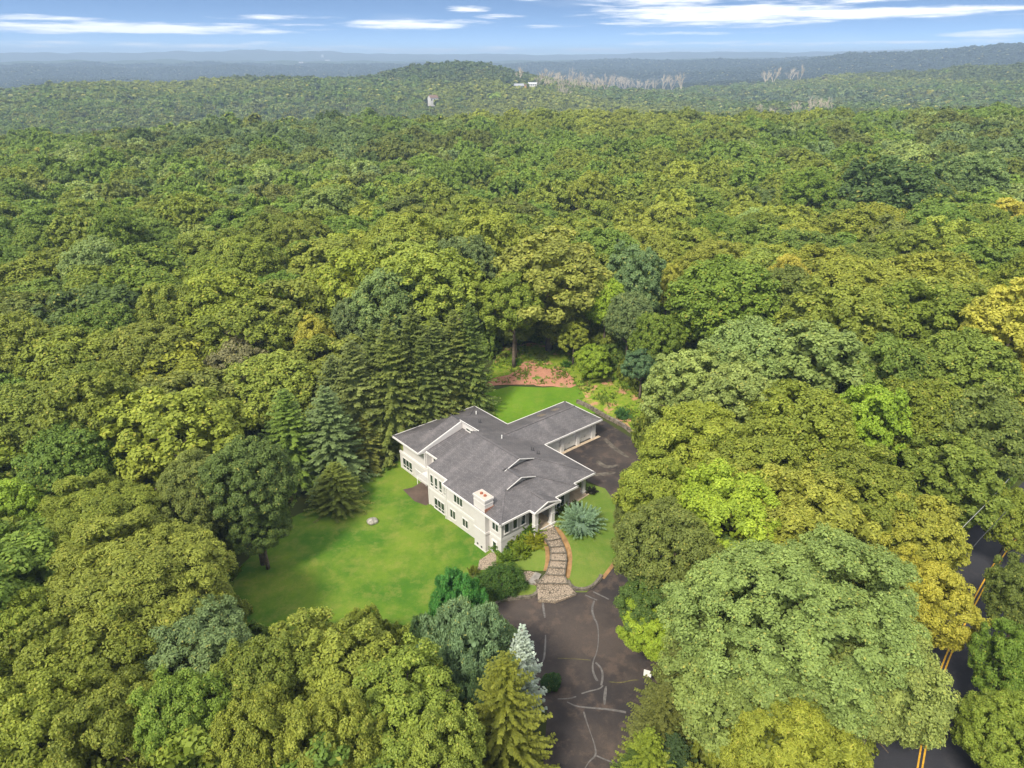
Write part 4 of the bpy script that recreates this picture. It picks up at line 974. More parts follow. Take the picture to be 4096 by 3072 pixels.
# left side
hero(215,690,105,18,'deep green','dark green left oak','big dark blue-green oak at the left with deep shadow under it')
hero(385,680,58,17,'blue-green','dark twin oak','dark blue-green crown right of the big dark oak')
hero(330,590,85,19,'green','bright green hill oak','bright green oak above the dark oak at the left')
hero(90,600,75,18,'olive','misty olive oak','pale olive oak near the left edge in thin mist')
hero(370,930,125,18,'yellow-green','sunlit maple left of spruces','large sunlit yellow-green maple left of the spruces')
hero(535,1030,88,17,'deep green','dark lawn-edge maple','dark green maple overhanging the upper left lawn edge')
hero(560,1120,60,10,'deep green','teal lawn-edge tree','teal feathery tree low at the left lawn edge',[FEATH[0]])
hero(420,1060,75,16,'dark olive','dark olive tree left of lawn','dark olive tree between the sunlit maple and the fan-leaved tree')
hero(300,1280,165,17,'yellow-green','big fan-leaved tree','huge yellow-olive tree with fan-like sprays left of the lawn',[FAN])
hero(215,1130,110,16,'olive','upper fan-leaved tree','olive fan-leaved tree up and left of the huge yellow-olive one',[FAN])
hero(430,1400,95,13,'blue-green','blue-grey lawn corner tree','blue-grey green tree at the lower left lawn corner')
hero(30,1110,58,15,'lime','lime left-edge tree','bright lime tree at the left edge of the picture')
hero(60,900,75,17,'olive','russet-flecked oak','olive oak at the left edge under the dark oak')
hero(200,860,80,17,'olive','olive left oak','olive oak left of the large sunlit maple')
hero(150,1000,80,17,'green','green left oak','green oak above the upper fan-leaved tree')
hero(715,1450,112,13,'yellow-green','lawn-foot oak','yellow-green oak at the bottom end of the left lawn')
hero(570,1480,88,14,'olive','second lawn-foot oak','olive oak left of the oak at the lawn foot')
hero(870,1530,110,14,'olive','oak beside conifers','olive oak just left of the bottom conifers')
hero(180,1440,105,15,'olive','lower left oak','olive grey-green oak below the huge yellow-olive tree')
hero(60,1380,75,15,'olive','olive edge tree','olive tree at the left edge below the fan-leaved trees')
hero(70,1570,95,15,'yellow-green','bottom left corner oak','yellow-green oak in the bottom left corner')
hero(240,1580,90,15,'olive','bottom edge oak','olive oak at the bottom edge third from the left corner')
hero(400,1560,80,15,'green','bare-branch oak','green oak with bare branches showing near the bottom left')
hero(560,1610,75,15,'yellow-green','bottom edge maple','yellow-green maple cut by the bottom edge left of the orange-tipped oak')
hero(720,1600,80,15,'yellow-green','orange-tipped oak','yellow-green oak with orange leaf tips at the bottom edge')
hero(950,1640,80,13,'olive','bottom centre oak','olive oak cut by the bottom edge left of the yellow conifer')
hero(785,1360,34,9,'olive','lawn-foot tip','small olive tree at the lower lawn edge')
# lacy trees at the foot of the circle
hero(1015,1390,98,12,'blue-green','lacy blue-green tree','lacy pale blue-green tree between the lawn and the asphalt circle',[FEATH[0]],1.05)
hero(985,1278,55,8,'teal','bright lacy tree','bright teal-green lacy tree left of the round yew',[FEATH[0]],.9)
hero(915,1380,42,7,'teal','lacy lawn-edge tree','dark teal lacy tree at the right edge of the lawn',[FEATH[0]],.8)
hero(1015,1520,52,9,'teal','shaded lacy tree','dark blue-green lacy tree between the pale lacy tree and the yellow conifer',[FEATH[0]],.8)

HCOL = {'great oak': (.30,.325,.065), 'broad golden maple': (.33,.35,.055), 'yellow road maple': (.45,.43,.06), 'gold-flecked maple': (.36,.37,.055), 'lacy blue-green tree': (.22,.33,.16), 'huge pale maple': (.27,.36,.10), 'bright lacy tree': (.11,.32,.07)}
for h in H:
    c = HCOL.get(h['short'])
    add_tree((h['x'], h['y']), h['r'], h['top'], h['col'], h['label'], 'trees of the forest canopy', h['protos'], vz=h['vz'], col=(*c, 1) if c else None)

# conifers: apex and foot read from the photograph
def conifer(ax, ay, Hh, Rb, col, label, mesh, name='spruce_tree', group='spruces beside the house'):
    p = hit(ax*1.8517, ay*1.8517, Hh); z = g1(*p)
    t = empty(name, (p[0], p[1], z), random.uniform(0, 6.28), label=label, cat='conifer', group=group)
    o = link('crown', mesh, None, t); me0 = mesh; o.color = (*col, 1); o.scale = (Rb/4.0, Rb/4.0, Hh/18.0)
    b = MB(); b.tube([(0,0,0),(0,0,Hh*.5),(0,0,Hh*.97)], [.3,.2,.04], 7); b.build('trunk', BARK, t, True)
    return p
SPR = [conifer_mesh('crown', 18, 4.0, i, step=.28, nb=12, hang=.75, twig=.7, wd=.15, droopb=.7, tipup=.3) for i in (1, 2, 3)]
SPRN = [conifer_mesh('crown', 18, 4.0, i, step=.2, whorl=.42, twig=.5, wd=.09, nb=11) for i in (5, 6)]
for (ax, ay, hh, rb, c, lb, m) in [
    (612,845,15,5.8,(0.209,0.304,0.057),'bright green dense spruce at the left end of the spruce row',0),
    (700,838,15,5.8,(0.209,0.282,0.107),'bluish green spruce second from the left in the row',1),
    (757,735,19,6.2,(0.233,0.275,0.082),'tall grey-green spruce behind the bluish one',2),
    (800,790,13,4.8,(0.209,0.245,0.053),'olive spruce with drooping skirts in front of the tall ones',0),
    (835,690,21,6.0,(0.209,0.252,0.060),'tall olive spruce in the middle of the row',1),
    (888,668,20,6.2,(0.193,0.237,0.057),'tall narrow spruce with an open top near the row centre',2),
    (938,690,18,5.6,(0.209,0.260,0.069),'grey-green spruce right of the two tallest spruces',0),
    (980,672,18,5.4,(0.225,0.267,0.063),'tall spruce behind the left end of the back lawn',1),
    (1014,655,19,4.6,(0.169,0.230,0.053),'dark spruce farthest right at the clearing corner',2),
    (880,835,9,5.0,(0.241,0.237,0.057),'brownish olive spruce close behind the left wing of the house',1),
    (780,905,8,4.4,(0.225,0.245,0.057),'low olive spruce at the upper lawn edge',2),
    (715,770,16,5.4,(.190,.235,.075),'grey-green spruce rising behind the bluish second spruce',2),
    (800,705,18,5.4,(.185,.235,.060),'soft green spruce between the two tall left-hand spruces',0),
    (910,728,17,5.2,(.180,.225,.058),'shorter olive spruce wedged between the two tallest spruces',1),
    (860,770,14,5.0,(.195,.230,.055),'olive spruce low in front of the two tallest spruces',2),
    (720,1000,7,4.0,(0.209,0.252,0.050),'small drooping spruce low on the upper lawn edge',1),
    (950,805,10,5.0,(0.217,0.237,0.057),'olive spruce right behind the ridge of the left wing',0)]:
    conifer(ax, ay, hh, rb, c, lb, SPR[m])
conifer(1128,1352,11,2.3,(.50,.58,.52),'silvery white-blue spruce at the left edge of the asphalt circle',conifer_mesh('crown',18,4.0,9,step=.36,whorl=.62,twig=.9,wd=.20,droopb=.2,tipup=.5,hang=.15,nb=10),'blue_spruce',None)
conifer(1090,1412,14,4.6,(.22,.24,.035),'yellow-green spruce at the bottom edge beside the driveway',SPRN[0],group='conifers beside the driveway')
conifer(1475,1392,12,4.0,(.165,.185,.045),'olive hemlock on the right edge of the driveway',SPRN[1],'hemlock_tree','conifers beside the driveway')
conifer(1440,1480,11,3.6,(.170,.185,.045),'second olive hemlock lower on the right driveway edge',SPRN[0],'hemlock_tree','conifers beside the driveway')
conifer(1405,1580,9,3.4,(.23,.29,.035),'bright yellow-green young conifer at the bottom right of the driveway',SPRN[1],'hemlock_tree','conifers beside the driveway')
conifer(1375,1620,7,2.6,(.10,.15,.03),'small green conifer at the bottom edge touching the driveway',SPRN[0],'hemlock_tree','conifers beside the driveway')
conifer(1460,1590,8,3.0,(.075,.12,.045),'grey-green conifer behind the bright young conifer',SPRN[0],'hemlock_tree','conifers beside the driveway')

# shrubs
def shrub(q, z, rr, hh, col, label, seed, name='juniper_shrub', group=None, kind='spray', cat='shrub', **k):
    p = at(*q, z); zz = g1(*p)
    me = spray_mesh('foliage', rr, hh, seed=seed, **k) if kind == 'spray' else crown_mesh('foliage', rr, hh*.6, 30, .16*k.get('lf', 1), 9000, seed, 6, droop=-.4, aspect=.3, rag=.08, low=-.2)
    t = empty(name, (p[0], p[1], zz), seed, label=label, cat=cat, group=group)
    o = link('foliage', me, LEAF, t); o.color = (*col, 1)
    if kind != 'spray': o.location = (0, 0, hh*.4)
    b = MB(); b.tube([(0,0,-.1),(0,0,hh*.4)], .08, 6); b.build('stem', BARK, t, True)
shrub(c1(1655,1105), 3.1, 2.7, 1.8, (.27,.40,.26), 'silvery blue juniper with feathery spikes on the grass island', 1, 'blue_juniper', nb=150, twig=.42, wd=.06, up=.42)
G_ = 'low junipers in the bed left of the walk'
shrub(c1(1235,1165), 2.3, 2.0, 1.1, (.17,.28,.03), 'green juniper nearest the entrance columns', 2, group=G_, nb=90)
shrub(c1(1130,1230), 1.7, 2.0, 1.0, (.25,.32,.03), 'yellow-green juniper under the front windows', 3, group=G_, nb=90)
shrub(c1(1040,1300), 1.1, 1.8, 1.0, (.12,.23,.03), 'darker green juniper beside the lower garden door', 4, group=G_, nb=90)
shrub(c1(1290,1265), 1.9, 1.7, .8, (.33,.36,.03), 'yellowest juniper in the middle of the bed', 5, group=G_, nb=80)
shrub(c1(1180,1330), 1.4, 1.8, .8, (.22,.30,.03), 'low juniper at the centre front of the bed', 6, group=G_, nb=80)
shrub(c1(1060,1390), .9, 1.6, .8, (.18,.28,.035), 'low juniper by the lower paved patio', 7, group=G_, nb=80)
shrub(c1(1525,1015), 3.0, 1.3, .9, (.13,.18,.02), 'small yellow-green juniper right of the entrance', 8, nb=60)
shrub(c1(1610,960), 3.05, .8, .6, (.06,.09,.03), 'small dark shrub beside the front wall end', 9, nb=40)
shrub(c1(1742,850), 3.1, .75, .6, (.035,.035,.02), 'dark brown low shrub near the rear porch column', 10, nb=40)
shrub(c5(775,270), 1.0, 2.6, 2.6, (.085,.165,.03), 'large round dark green yew by the left stone curb', 11, 'yew_shrub', kind='ball')
shrub(c5(560,180), .4, .9, 1.0, (.16,.19,.03), 'small yellow shrub between yew and lacy tree', 12, nb=40)
shrub(c5(1150,1050), .9, .8, 1.3, (.06,.13,.035), 'broad-leaved green bush behind the silvery spruce', 13, 'green_bush', kind='ball', lf=2)
shrub(c3(440,800), 3.9, .9, 1.0, (.12,.25,.02), 'bright green bush left on the red mulch bed', 14, 'green_bush', nb=50)
shrub(c3(360,760), 3.9, .8, .7, (.13,.15,.03), 'olive weed clump left behind the mulch bed', 15, 'green_bush', nb=40)
shrub(c3(765,815), 3.8, .9, .9, (.10,.22,.03), 'green bush at the right end of the mulch bed', 16, 'green_bush', nb=50)
shrub(c3(600,770), 4.0, 1.2, .8, (.12,.15,.04), 'olive shrub on the upper edge of the mulch bed', 17, 'green_bush', nb=50)
shrub(c3(1150,1090), 4, 1.4, 1.2, (.10,.22,.06), 'green bush above the retaining wall', 18, 'green_bush', nb=60)
shrub(c3(1235,930), 4, 1.2, 1.3, (.06,.17,.07), 'teal bush at the right edge of the rough ground', 19, 'green_bush', nb=60)
shrub((930,2290), -.3, 1.0, 1.4, (.16,.22,.03), 'small yellow-green sapling at the left lawn edge', 20, 'green_bush', nb=50)

# weeds and ferns of the rough ground: too many to count
def weeds():
    rg = np.random.default_rng(4); P = np.array(hits([(230,880),(330,660),(520,620),(860,620),(1100,780),(1240,900),(1300,1020),(1400,1150),(1300,1240),(1120,1160),(1000,1090),(860,1005),(840,900)], c3))
    lo, hi = P.min(0), P.max(0); Q = rg.uniform(lo, hi, (9000, 2)); ins = np.zeros(len(Q), bool); n = len(P)
    for i in range(n):
        a, b = P[i], P[(i+1) % n]; c = ((a[1] > Q[:, 1]) != (b[1] > Q[:, 1])) & (Q[:, 0] < (b[0]-a[0])*(Q[:, 1]-a[1])/(b[1]-a[1]+1e-9)+a[0]); ins ^= c
    Q = Q[ins]; s = np.sin(Q[:, 0]*.9)*np.cos(Q[:, 1]*.7)+rg.normal(size=len(Q))*.5; Q = Q[s > .35]
    Z = G(Q[:, 0], Q[:, 1]); n = len(Q); m = 5
    B0 = np.repeat(np.c_[Q, Z+.05], m, 0); d = sph(n*m, rg); d[:, 2] = np.abs(d[:, 2])*.9+.3; L = rg.uniform(.2, .55, n*m)[:, None]
    side = np.cross(d, [0, 0, 1.0]); side /= np.linalg.norm(side, axis=1)[:, None]
    V = np.stack([B0, B0+d*L*.5+side*.09, B0+d*L, B0+d*L*.5-side*.09], 1).reshape(-1, 3)
    me = npmesh('weeds', V, np.arange(len(V)).reshape(-1, 4), 4, False, {'var': np.repeat(rg.uniform(0, 1, n*m), 4)})
    o = link('weeds', me, LEAF, kind='stuff', label='tufts of bright weeds and ferns on the rough ground', cat='weeds'); o.color = (.17, .25, .035, 1)
weeds()

# ------------------------------------------------------------------ the rest of the forest
def poly_in(P, X, Y):
    ins = np.zeros(len(X), bool); n = len(P)
    for i in range(n):
        a, b = P[i], P[(i+1) % n]; c = ((a[1] > Y) != (b[1] > Y)) & (X < (b[0]-a[0])*(Y-a[1])/(b[1]-a[1]+1e-9)+a[0]); ins ^= c
    return ins
D2 = lambda L: [(x*1.8517, y*1.8517) for x, y in L]
clear = hits(D2([(480,1300),(520,1180),(640,1060),(700,1040),(800,960),(900,900),(1040,800),(1060,740),(1100,735),(1270,760),(1400,870),(1400,960),(1480,1010),(1480,1150),(1400,1300),(1430,1500),(1390,1900),(1180,1900),(1000,1560),(980,1420),(760,1390),(600,1400)]))
def clear_r(X, Y, r):
    """true where a trunk may stand: outside the clearing and off the road"""
    ok = ~poly_in(clear, X, Y)
    for i in range(len(ctr)-1):
        a, b = ctr[i], ctr[i+1]; ab = b-a; t = np.clip(((X-a[0])*ab[0]+(Y-a[1])*ab[1])/(ab@ab), 0, 1); ok &= np.hypot(X-a[0]-ab[0]*t, Y-a[1]-ab[1]*t) > 4.6+r*.75
    return ok
rg = np.random.default_rng(99)
pts = [(h['x'], h['y'], h['r']) for h in H]
fill = []
def scatter(d0, d1, az, sp, rmin, rmax, boost=1):
    rr = d0
    out = []
    while rr < d1:
        n = int(2*R(az)*rr/sp); ph = rg.uniform()
        a = (np.arange(n)+ph+rg.uniform(-.32, .32, n))/n*2*R(az)-R(az); q = rr+rg.uniform(-.34, .34, n)*sp
        out.append(np.c_[np.sin(a)*q, np.cos(a)*q, rg.uniform(rmin, rmax, n)]); rr += sp*.88
    return np.concatenate(out)
cand = scatter(16, 520, 47, 10.4, 5.8, 8.9)
cand = cand[clear_r(cand[:, 0], cand[:, 1], cand[:, 2])]
hp_ = np.array(pts)
ok = np.ones(len(cand), bool)
for i, c in enumerate(cand):
    if c[1] < 200:
        d = np.hypot(hp_[:, 0]-c[0], hp_[:, 1]-c[1]); 
        if (d < (hp_[:, 2]+c[2])*.60).any(): ok[i] = False
# keep the fill trees off the things the photograph shows through
sp_all = np.array([(o.location.x, o.location.y) for o in C.objects if o.name.startswith(('spruce_tree', 'blue_spruce', 'hemlock_tree'))])
for i, c in enumerate(cand):
    if ok[i] and (np.hypot(sp_all[:, 0]-c[0], sp_all[:, 1]-c[1]) < 5.5).any(): ok[i] = False
cand = cand[ok]
GZ = G(cand[:, 0], cand[:, 1])
TOP = 17.5+rg.normal(size=len(cand))*2.3+1.5*np.sin(cand[:, 0]*.03)*np.sin(cand[:, 1]*.027)
# understory and nearest trees are kept lower so that the view of the clearing stays open
dcam = np.hypot(cand[:, 0], cand[:, 1]); TOP = np.where(dcam < 45, 12, TOP)
dcl = np.array([min(np.hypot(p[0]-c[0], p[1]-c[1]) for p in clear) for c in cand[:, :2]]) ; TOP = np.where((dcl < 7), TOP*.72, TOP)
names = list(COL); 
def pick(x, y, g=.6):
    f = math.sin(x*.021+.6)+math.sin(y*.017+x*.008)+.15+random.gauss(0, g)
    if random.random() < .008: return random.choice(['yellow', 'brownish', 'lime'])
    if f > 1.25: return 'yellow-green'
    if f > .3: return 'olive'
    if f > -.5: return 'green'
    if f > -1.0: return random.choice(['pale green', 'dark olive'])
    if f > -1.7: return random.choice(['dark olive', 'deep green', 'blue-green'])
    return random.choice(['deep green', 'blue-green'])
VIS = [np.array(p, float) for p in (
    [(520,1290),(560,1200),(640,1140),(780,1070),(850,960),(850,930),(1030,860),(1045,760),(1110,735),(1290,800),(1370,860),(1375,940),(1315,1060),(1345,1150),(1320,1290),(1375,1450),(1345,1550),(1330,1700),(1215,1700),(1190,1500),(1080,1300),(940,1300),(870,1370),(610,1375)],
    [(2000,1400),(2080,1200),(2120,1130),(2230,1010),(2230,1120),(2150,1200),(2120,1400),(2060,1480),(2050,1700),(1985,1700)])]
def vis_dist(P, x, y):
    ins = poly_in(P, np.array([x]), np.array([y]))[0]
    if ins: return -1.0
    d = 1e9
    for i in range(len(P)):
        a, b = P[i], P[(i+1) % len(P)]; ab = b-a; t = min(1, max(0, ((x-a[0])*ab[0]+(y-a[1])*ab[1])/(ab@ab))); d = min(d, math.hypot(x-a[0]-ab[0]*t, y-a[1]-ab[1]*t))
    return d
ok = np.ones(len(cand), bool)
for i, c in enumerate(cand):
    if c[1] < 140 and c[1] > 3:
        for hh in (3, TOP[i]*.5, TOP[i]-2.5):
            px, py, dd = proj(c[0], c[1], GZ[i]+hh); rp = c[2]*F/max(dd, 1)
            if min(vis_dist(P, px/1.8517, py/1.8517) for P in VIS) < rp/1.8517*.9: ok[i] = False
cand = cand[ok]; GZ = GZ[ok]; TOP = TOP[ok]; dcam = dcam[ok]
PX = []
for i, c in enumerate(cand):
    zc = GZ[i]+TOP[i]-3; px, py, dd = proj(c[0], c[1], zc); rp = c[2]*F/max(dd, 1)
    vis = dd > 5 and -rp*.7 < px < 4096+rp*.7 and -rp < py < 3072+rp*.8
    PX.append((px/1.8517, py/1.8517, rp/1.8517, vis))
order = sorted([i for i in range(len(cand)) if PX[i][3]], key=lambda i: -PX[i][2])
ind = order[:max(0, 297-len(H))]; indset = set(ind); used = set(h['label'] for h in H)
marks = [(h['px'], h['py'], h['short']) for h in H]
def relation(dx, dy):
    a = math.degrees(math.atan2(-dy, dx)) % 360
    return ['right of', 'up and right of', 'directly above', 'up and left of', 'left of', 'down and left of', 'directly below', 'down and right of'][int(((a+22.5) % 360)//45)]
cols = {}
for i in ind: cols[i] = pick(cand[i, 0], cand[i, 1])
NW = ['', 'second ', 'third ', 'fourth ', 'fifth ', 'sixth ', 'seventh ']
for i in ind:
    x, y, r, _ = PX[i]; cn = cols[i]; near = sorted(marks, key=lambda m: math.hypot(m[0]-x, (m[1]-y)*1.3))[:8]
    size = 'small' if cand[i, 2] < 5.6 else ('broad' if cand[i, 2] > 6.7 else 'medium')
    lab = None
    for m in near[:5]:
        l = f"{size} {cn} tree {relation(x-m[0], y-m[1])} the {m[2]}"
        if l not in used: lab = l; break
    if lab is None:
        for q in NW[1:]:
            l = f"{q}{size} {cn} tree {relation(x-near[0][0], y-near[0][1])} the {near[0][2]}"
            if l not in used: lab = l; break
    used.add(lab)
    add_tree((cand[i, 0], cand[i, 1]), cand[i, 2], TOP[i], cn, lab, 'trees of the forest canopy')

# distant canopy: thousands of crowns, one object
far = []
for i in range(len(cand)):
    if i not in indset: far.append((cand[i, 0], cand[i, 1], cand[i, 2], TOP[i], 0 if dcam[i] < 520 else 1))
for (d0, d1, sp, r0, r1_, lod, th) in ((520, 1150, 10.5, 6.0, 8.8, 1, 17), (1150, 2950, 13.5, 8, 11.5, 2, 18), (2950, 5200, 21, 12, 18, 2, 20)):
    s = scatter(d0, d1, 37, sp, r0, r1_)
    for q in s: far.append((q[0], q[1], q[2], th+random.gauss(0, 2.0), lod))
far = np.array(far); fz = G(far[:, 0], far[:, 1]); fd = np.hypot(far[:, 0], far[:, 1])
# leave open fields round the far houses, and drop crowns hidden deep behind nearer ones
FIELDS = []
def field(px, py, r):
    p = hit(px, py, 15); FIELDS.append((p[0], p[1], r))
    return p
hw = field(1732, 402, 24); hg = field(2075, 345, 30); hb = field(2130, 338, 26)
for (x, y, r) in FIELDS:
    # clear the line of sight towards the camera too
    u = -np.array([x, y])/math.hypot(x, y); t = (far[:, 0]-x)*u[0]+(far[:, 1]-y)*u[1]; s = np.abs((far[:, 0]-x)*u[1]-(far[:, 1]-y)*u[0])
    k = (np.hypot(far[:, 0]-x, far[:, 1]-y) < r) | ((t > 0) & (t < r*2.2) & (s < r*.55))
    far = far[~k]; fz = fz[~k]; fd = fd[~k]
el = (fz+far[:, 3]-CZ)/fd; azb = ((np.degrees(np.arctan2(far[:, 0], far[:, 1]))+60)/.6).astype(int); keep = np.ones(len(far), bool)
for b in np.unique(azb):
    ii = np.nonzero(azb == b)[0]; ii = ii[np.argsort(fd[ii])]; mx = np.maximum.accumulate(el[ii]); mx = np.r_[-9, mx[:-1]]
    keep[ii] = (el[ii] > mx-.013) | (fd[ii] < 560)
far = far[keep]; fz = fz[keep]; n = len(far); print('far crowns', n)
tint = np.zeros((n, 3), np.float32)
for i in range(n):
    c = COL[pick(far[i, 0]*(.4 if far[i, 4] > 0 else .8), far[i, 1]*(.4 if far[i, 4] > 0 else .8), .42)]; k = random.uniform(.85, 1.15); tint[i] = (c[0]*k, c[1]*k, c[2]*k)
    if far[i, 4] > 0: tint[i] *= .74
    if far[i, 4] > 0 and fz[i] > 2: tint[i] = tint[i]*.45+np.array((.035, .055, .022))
    if far[i, 4] == 2 and math.hypot(far[i, 0], far[i, 1]) > 2100: tint[i] = (.055*k, .080*k, .036*k)  # farthest crowns coloured darker, standing in for cloud shadow
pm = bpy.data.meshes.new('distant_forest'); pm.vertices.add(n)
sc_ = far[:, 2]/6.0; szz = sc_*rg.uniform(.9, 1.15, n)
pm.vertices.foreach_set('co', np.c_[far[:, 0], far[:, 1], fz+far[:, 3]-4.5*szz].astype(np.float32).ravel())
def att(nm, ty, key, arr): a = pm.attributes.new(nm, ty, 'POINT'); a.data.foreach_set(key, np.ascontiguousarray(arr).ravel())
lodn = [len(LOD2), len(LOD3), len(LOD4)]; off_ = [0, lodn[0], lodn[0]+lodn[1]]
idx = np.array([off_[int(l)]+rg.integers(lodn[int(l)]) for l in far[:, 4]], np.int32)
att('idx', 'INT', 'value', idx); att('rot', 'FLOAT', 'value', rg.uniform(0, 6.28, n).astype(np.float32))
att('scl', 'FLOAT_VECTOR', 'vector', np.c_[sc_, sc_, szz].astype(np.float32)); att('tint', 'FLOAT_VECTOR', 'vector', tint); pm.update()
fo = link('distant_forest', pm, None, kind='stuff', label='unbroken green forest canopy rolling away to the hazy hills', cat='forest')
gn = bpy.data.node_groups.new('forest', 'GeometryNodeTree'); gn.interface.new_socket('Geometry', in_out='INPUT', socket_type='NodeSocketGeometry'); gn.interface.new_socket('Geometry', in_out='OUTPUT', socket_type='NodeSocketGeometry')
gi = gn.nodes.new('NodeGroupInput'); go = gn.nodes.new('NodeGroupOutput'); ip = gn.nodes.new('GeometryNodeInstanceOnPoints'); g2i = gn.nodes.new('GeometryNodeGeometryToInstance')
srcs = []
for k, me in enumerate(LOD2+LOD3+LOD4):
    me.materials.clear(); me.materials.append(LEAFI); o = bpy.data.objects.new('far_crown', me); srcs.append(o)
for o in srcs[::-1]:
    oi = gn.nodes.new('GeometryNodeObjectInfo'); oi.inputs['Object'].default_value = o; gn.links.new(oi.outputs['Geometry'], g2i.inputs[0])
def na(nm, ty):
    a = gn.nodes.new('GeometryNodeInputNamedAttribute'); a.data_type = ty; a.inputs[0].default_value = nm; return a.outputs['Attribute']
cx = gn.nodes.new('ShaderNodeCombineXYZ'); gn.links.new(na('rot', 'FLOAT'), cx.inputs[2]); ip.inputs['Pick Instance'].default_value = True
gn.links.new(gi.outputs[0], ip.inputs['Points']); gn.links.new(g2i.outputs[0], ip.inputs['Instance']); gn.links.new(na('idx', 'INT'), ip.inputs['Instance Index'])
gn.links.new(cx.outputs[0], ip.inputs['Rotation']); gn.links.new(na('scl', 'FLOAT_VECTOR'), ip.inputs['Scale']); gn.links.new(ip.outputs[0], go.inputs[0])
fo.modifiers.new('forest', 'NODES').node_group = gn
u = scatter(14, 210, 47, 3.6, 1.5, 3.0); u = u[clear_r(u[:, 0], u[:, 1], u[:, 2]*.6)]
wu = np.array([abs((p-W(HU, HV))[0])+abs((p-W(HU, HV))[1]) for p in u[:, :2]]); u = u[wu > 26]
uz = G(u[:, 0], u[:, 1]); um = bpy.data.meshes.new('undergrowth'); um.vertices.add(len(u)); s_ = u[:, 2]/6; sz_ = s_*rg.uniform(1.0, 1.9, len(u))
um.vertices.foreach_set('co', np.c_[u[:, 0], u[:, 1], uz+2.0*sz_].astype(np.float32).ravel()); pm = um
tt = np.array([COL[pick(a*2, b*2)] for a, b in u[:, :2]], np.float32)*.9
att('idx', 'INT', 'value', rg.integers(len(LOD2), size=len(u)).astype(np.int32)); att('rot', 'FLOAT', 'value', rg.uniform(0, 6.28, len(u)).astype(np.float32))
att('scl', 'FLOAT_VECTOR', 'vector', np.c_[s_, s_, sz_].astype(np.float32)); att('tint', 'FLOAT_VECTOR', 'vector', tt); um.update()
uo = link('undergrowth', um, None, kind='stuff', label='dense leafy undergrowth filling the gaps beneath the forest trees', cat='undergrowth'); uo.modifiers.new('forest', 'NODES').node_group = gn

# bleached dead trees across the valley
def bare_mesh(name, seed, Hh=15):
    rg_ = random.Random(seed); b = MB()
    def br(p, d, L, r, k):
        q = p+d*L; b.tube([p, p+d*L*.5+Vector((rg_.uniform(-.1,.1), rg_.uniform(-.1,.1), 0))*L*.3, q], [r, r*.8, r*.55], 4, False)
        if k == 0: return
        for _ in range(3 if k > 1 else 4):
            nd_ = (d+Vector((rg_.uniform(-.55,.55), rg_.uniform(-.55,.55), rg_.uniform(-.1,.35)))).normalized(); br(p+d*L*rg_.uniform(.6, 1), nd_, L*rg_.uniform(.6, .85), r*.6, k-1)
    br(Vector((0,0,0)), Vector((0,0,1)), Hh*.36, .42, 4); me = b.mesh(name); me.materials.append(PALEBARK); return me
BARE = [bare_mesh('trunk', i) for i in range(3)]
k = 0
bl_ = [(x, y) for x, y in [(1162,196),(1170,190),(1180,199),(1190,203),(1200,198),(1212,206),(1224,200),(1236,207),(1247,202),(1258,206),(1270,203),(1283,208),(1296,204),(1308,207),(1320,203),(1333,207),(1347,204),(1362,207),(1378,205),(1395,206),(1412,205),(1430,205),(1448,206),(1470,206),(1184,186),(1208,190),(1230,192),(1254,194),(1278,196),(1302,197),(1326,198),(1350,199),
        (1712,262),(1722,258),(1735,260),(1748,256),(1760,259),(1775,255),(1788,258),(1660,262),(1640,264),(1210,222),(1222,226),(1705,186),(1722,188),(1652,190),(1668,192),(1120,183)]]
ws = ['leftmost', 'next', 'middle']
for x, y in bl_:
    p = hit(x*1.8517, (y+6)*1.8517, 2)
    if p is None: continue
    z = g1(*p); d = math.hypot(*p); t = empty('dead_tree', (p[0], p[1], z), random.uniform(0, 6.28), label=('bleached bare dead tree in the large pale stand right of the white barn' if x < 1500 else 'bleached bare dead tree in the small stand just beyond the near canopy' if y > 240 else 'bleached bare dead tree high on the right-hand valley slope'), cat='dead tree', group='bleached dead trees across the valley')
    o = link('trunk', BARE[k % 3], None, t); s = max(1.0, d/700); o.scale = (s*random.uniform(1.0,1.6), s*random.uniform(1.0,1.6), s*random.uniform(1.1, 1.5)); k += 1

# far houses
def far_house(name, p, w, dpt, h, wall, roofm, label, rz=0, win=3, z0=12):
    z = g1(*p)+z0; t = empty(name, (p[0], p[1], z), rz, label=label, cat='house' if 'house' in name else 'building')
    b = MB(); b.box(-w/2, w/2, -dpt/2, dpt/2, -5, h); b.poly([(-w/2,-dpt/2,h),(-w/2,dpt/2,h),(-w/2,0,h+dpt*.35)]); b.poly([(w/2,-dpt/2,h),(w/2,dpt/2,h),(w/2,0,h+dpt*.35)]); b.build('wall', wall, t)
    b = MB(); e = .5
    for s in (-1, 1): b.poly([(-w/2-e, s*(dpt/2+e), h-.2), (w/2+e, s*(dpt/2+e), h-.2), (w/2+e, 0, h+dpt*.35+.15), (-w/2-e, 0, h+dpt*.35+.15)])
    b.build('roof', roofm, t)
    for i in range(win):
        x = -w/2+w*(i+.5)/win; b = MB(); b.box(x-.8, x+.8, -dpt/2-.06, -dpt/2, h*.45, h*.8); b.build('window', GLASS, t)
RB = mat_simple('brown_shingle', (.16,.10,.07), .9, .2, 2); RG_ = mat_simple('grey_shingle', (.30,.31,.33), .9, .2, 2)
WH = mat_simple('white_siding', (.55,.53,.51), .8, .04, 1)
far_house('far_house', hw, 13, 11, 7, WH, RB, 'small white house with a brown roof alone in the far woods', .5)
far_house('far_house', hg, 16, 9, 4, RG_, RG_, 'long grey house across the valley left of the dead trees', .2, 5)
far_house('far_barn', hb, 15, 7, 4, WH, mat_simple('bright_roof', (.45,.46,.48), .6, .05, 1), 'white barn with a pale roof beside the dead trees', -.1, 4)
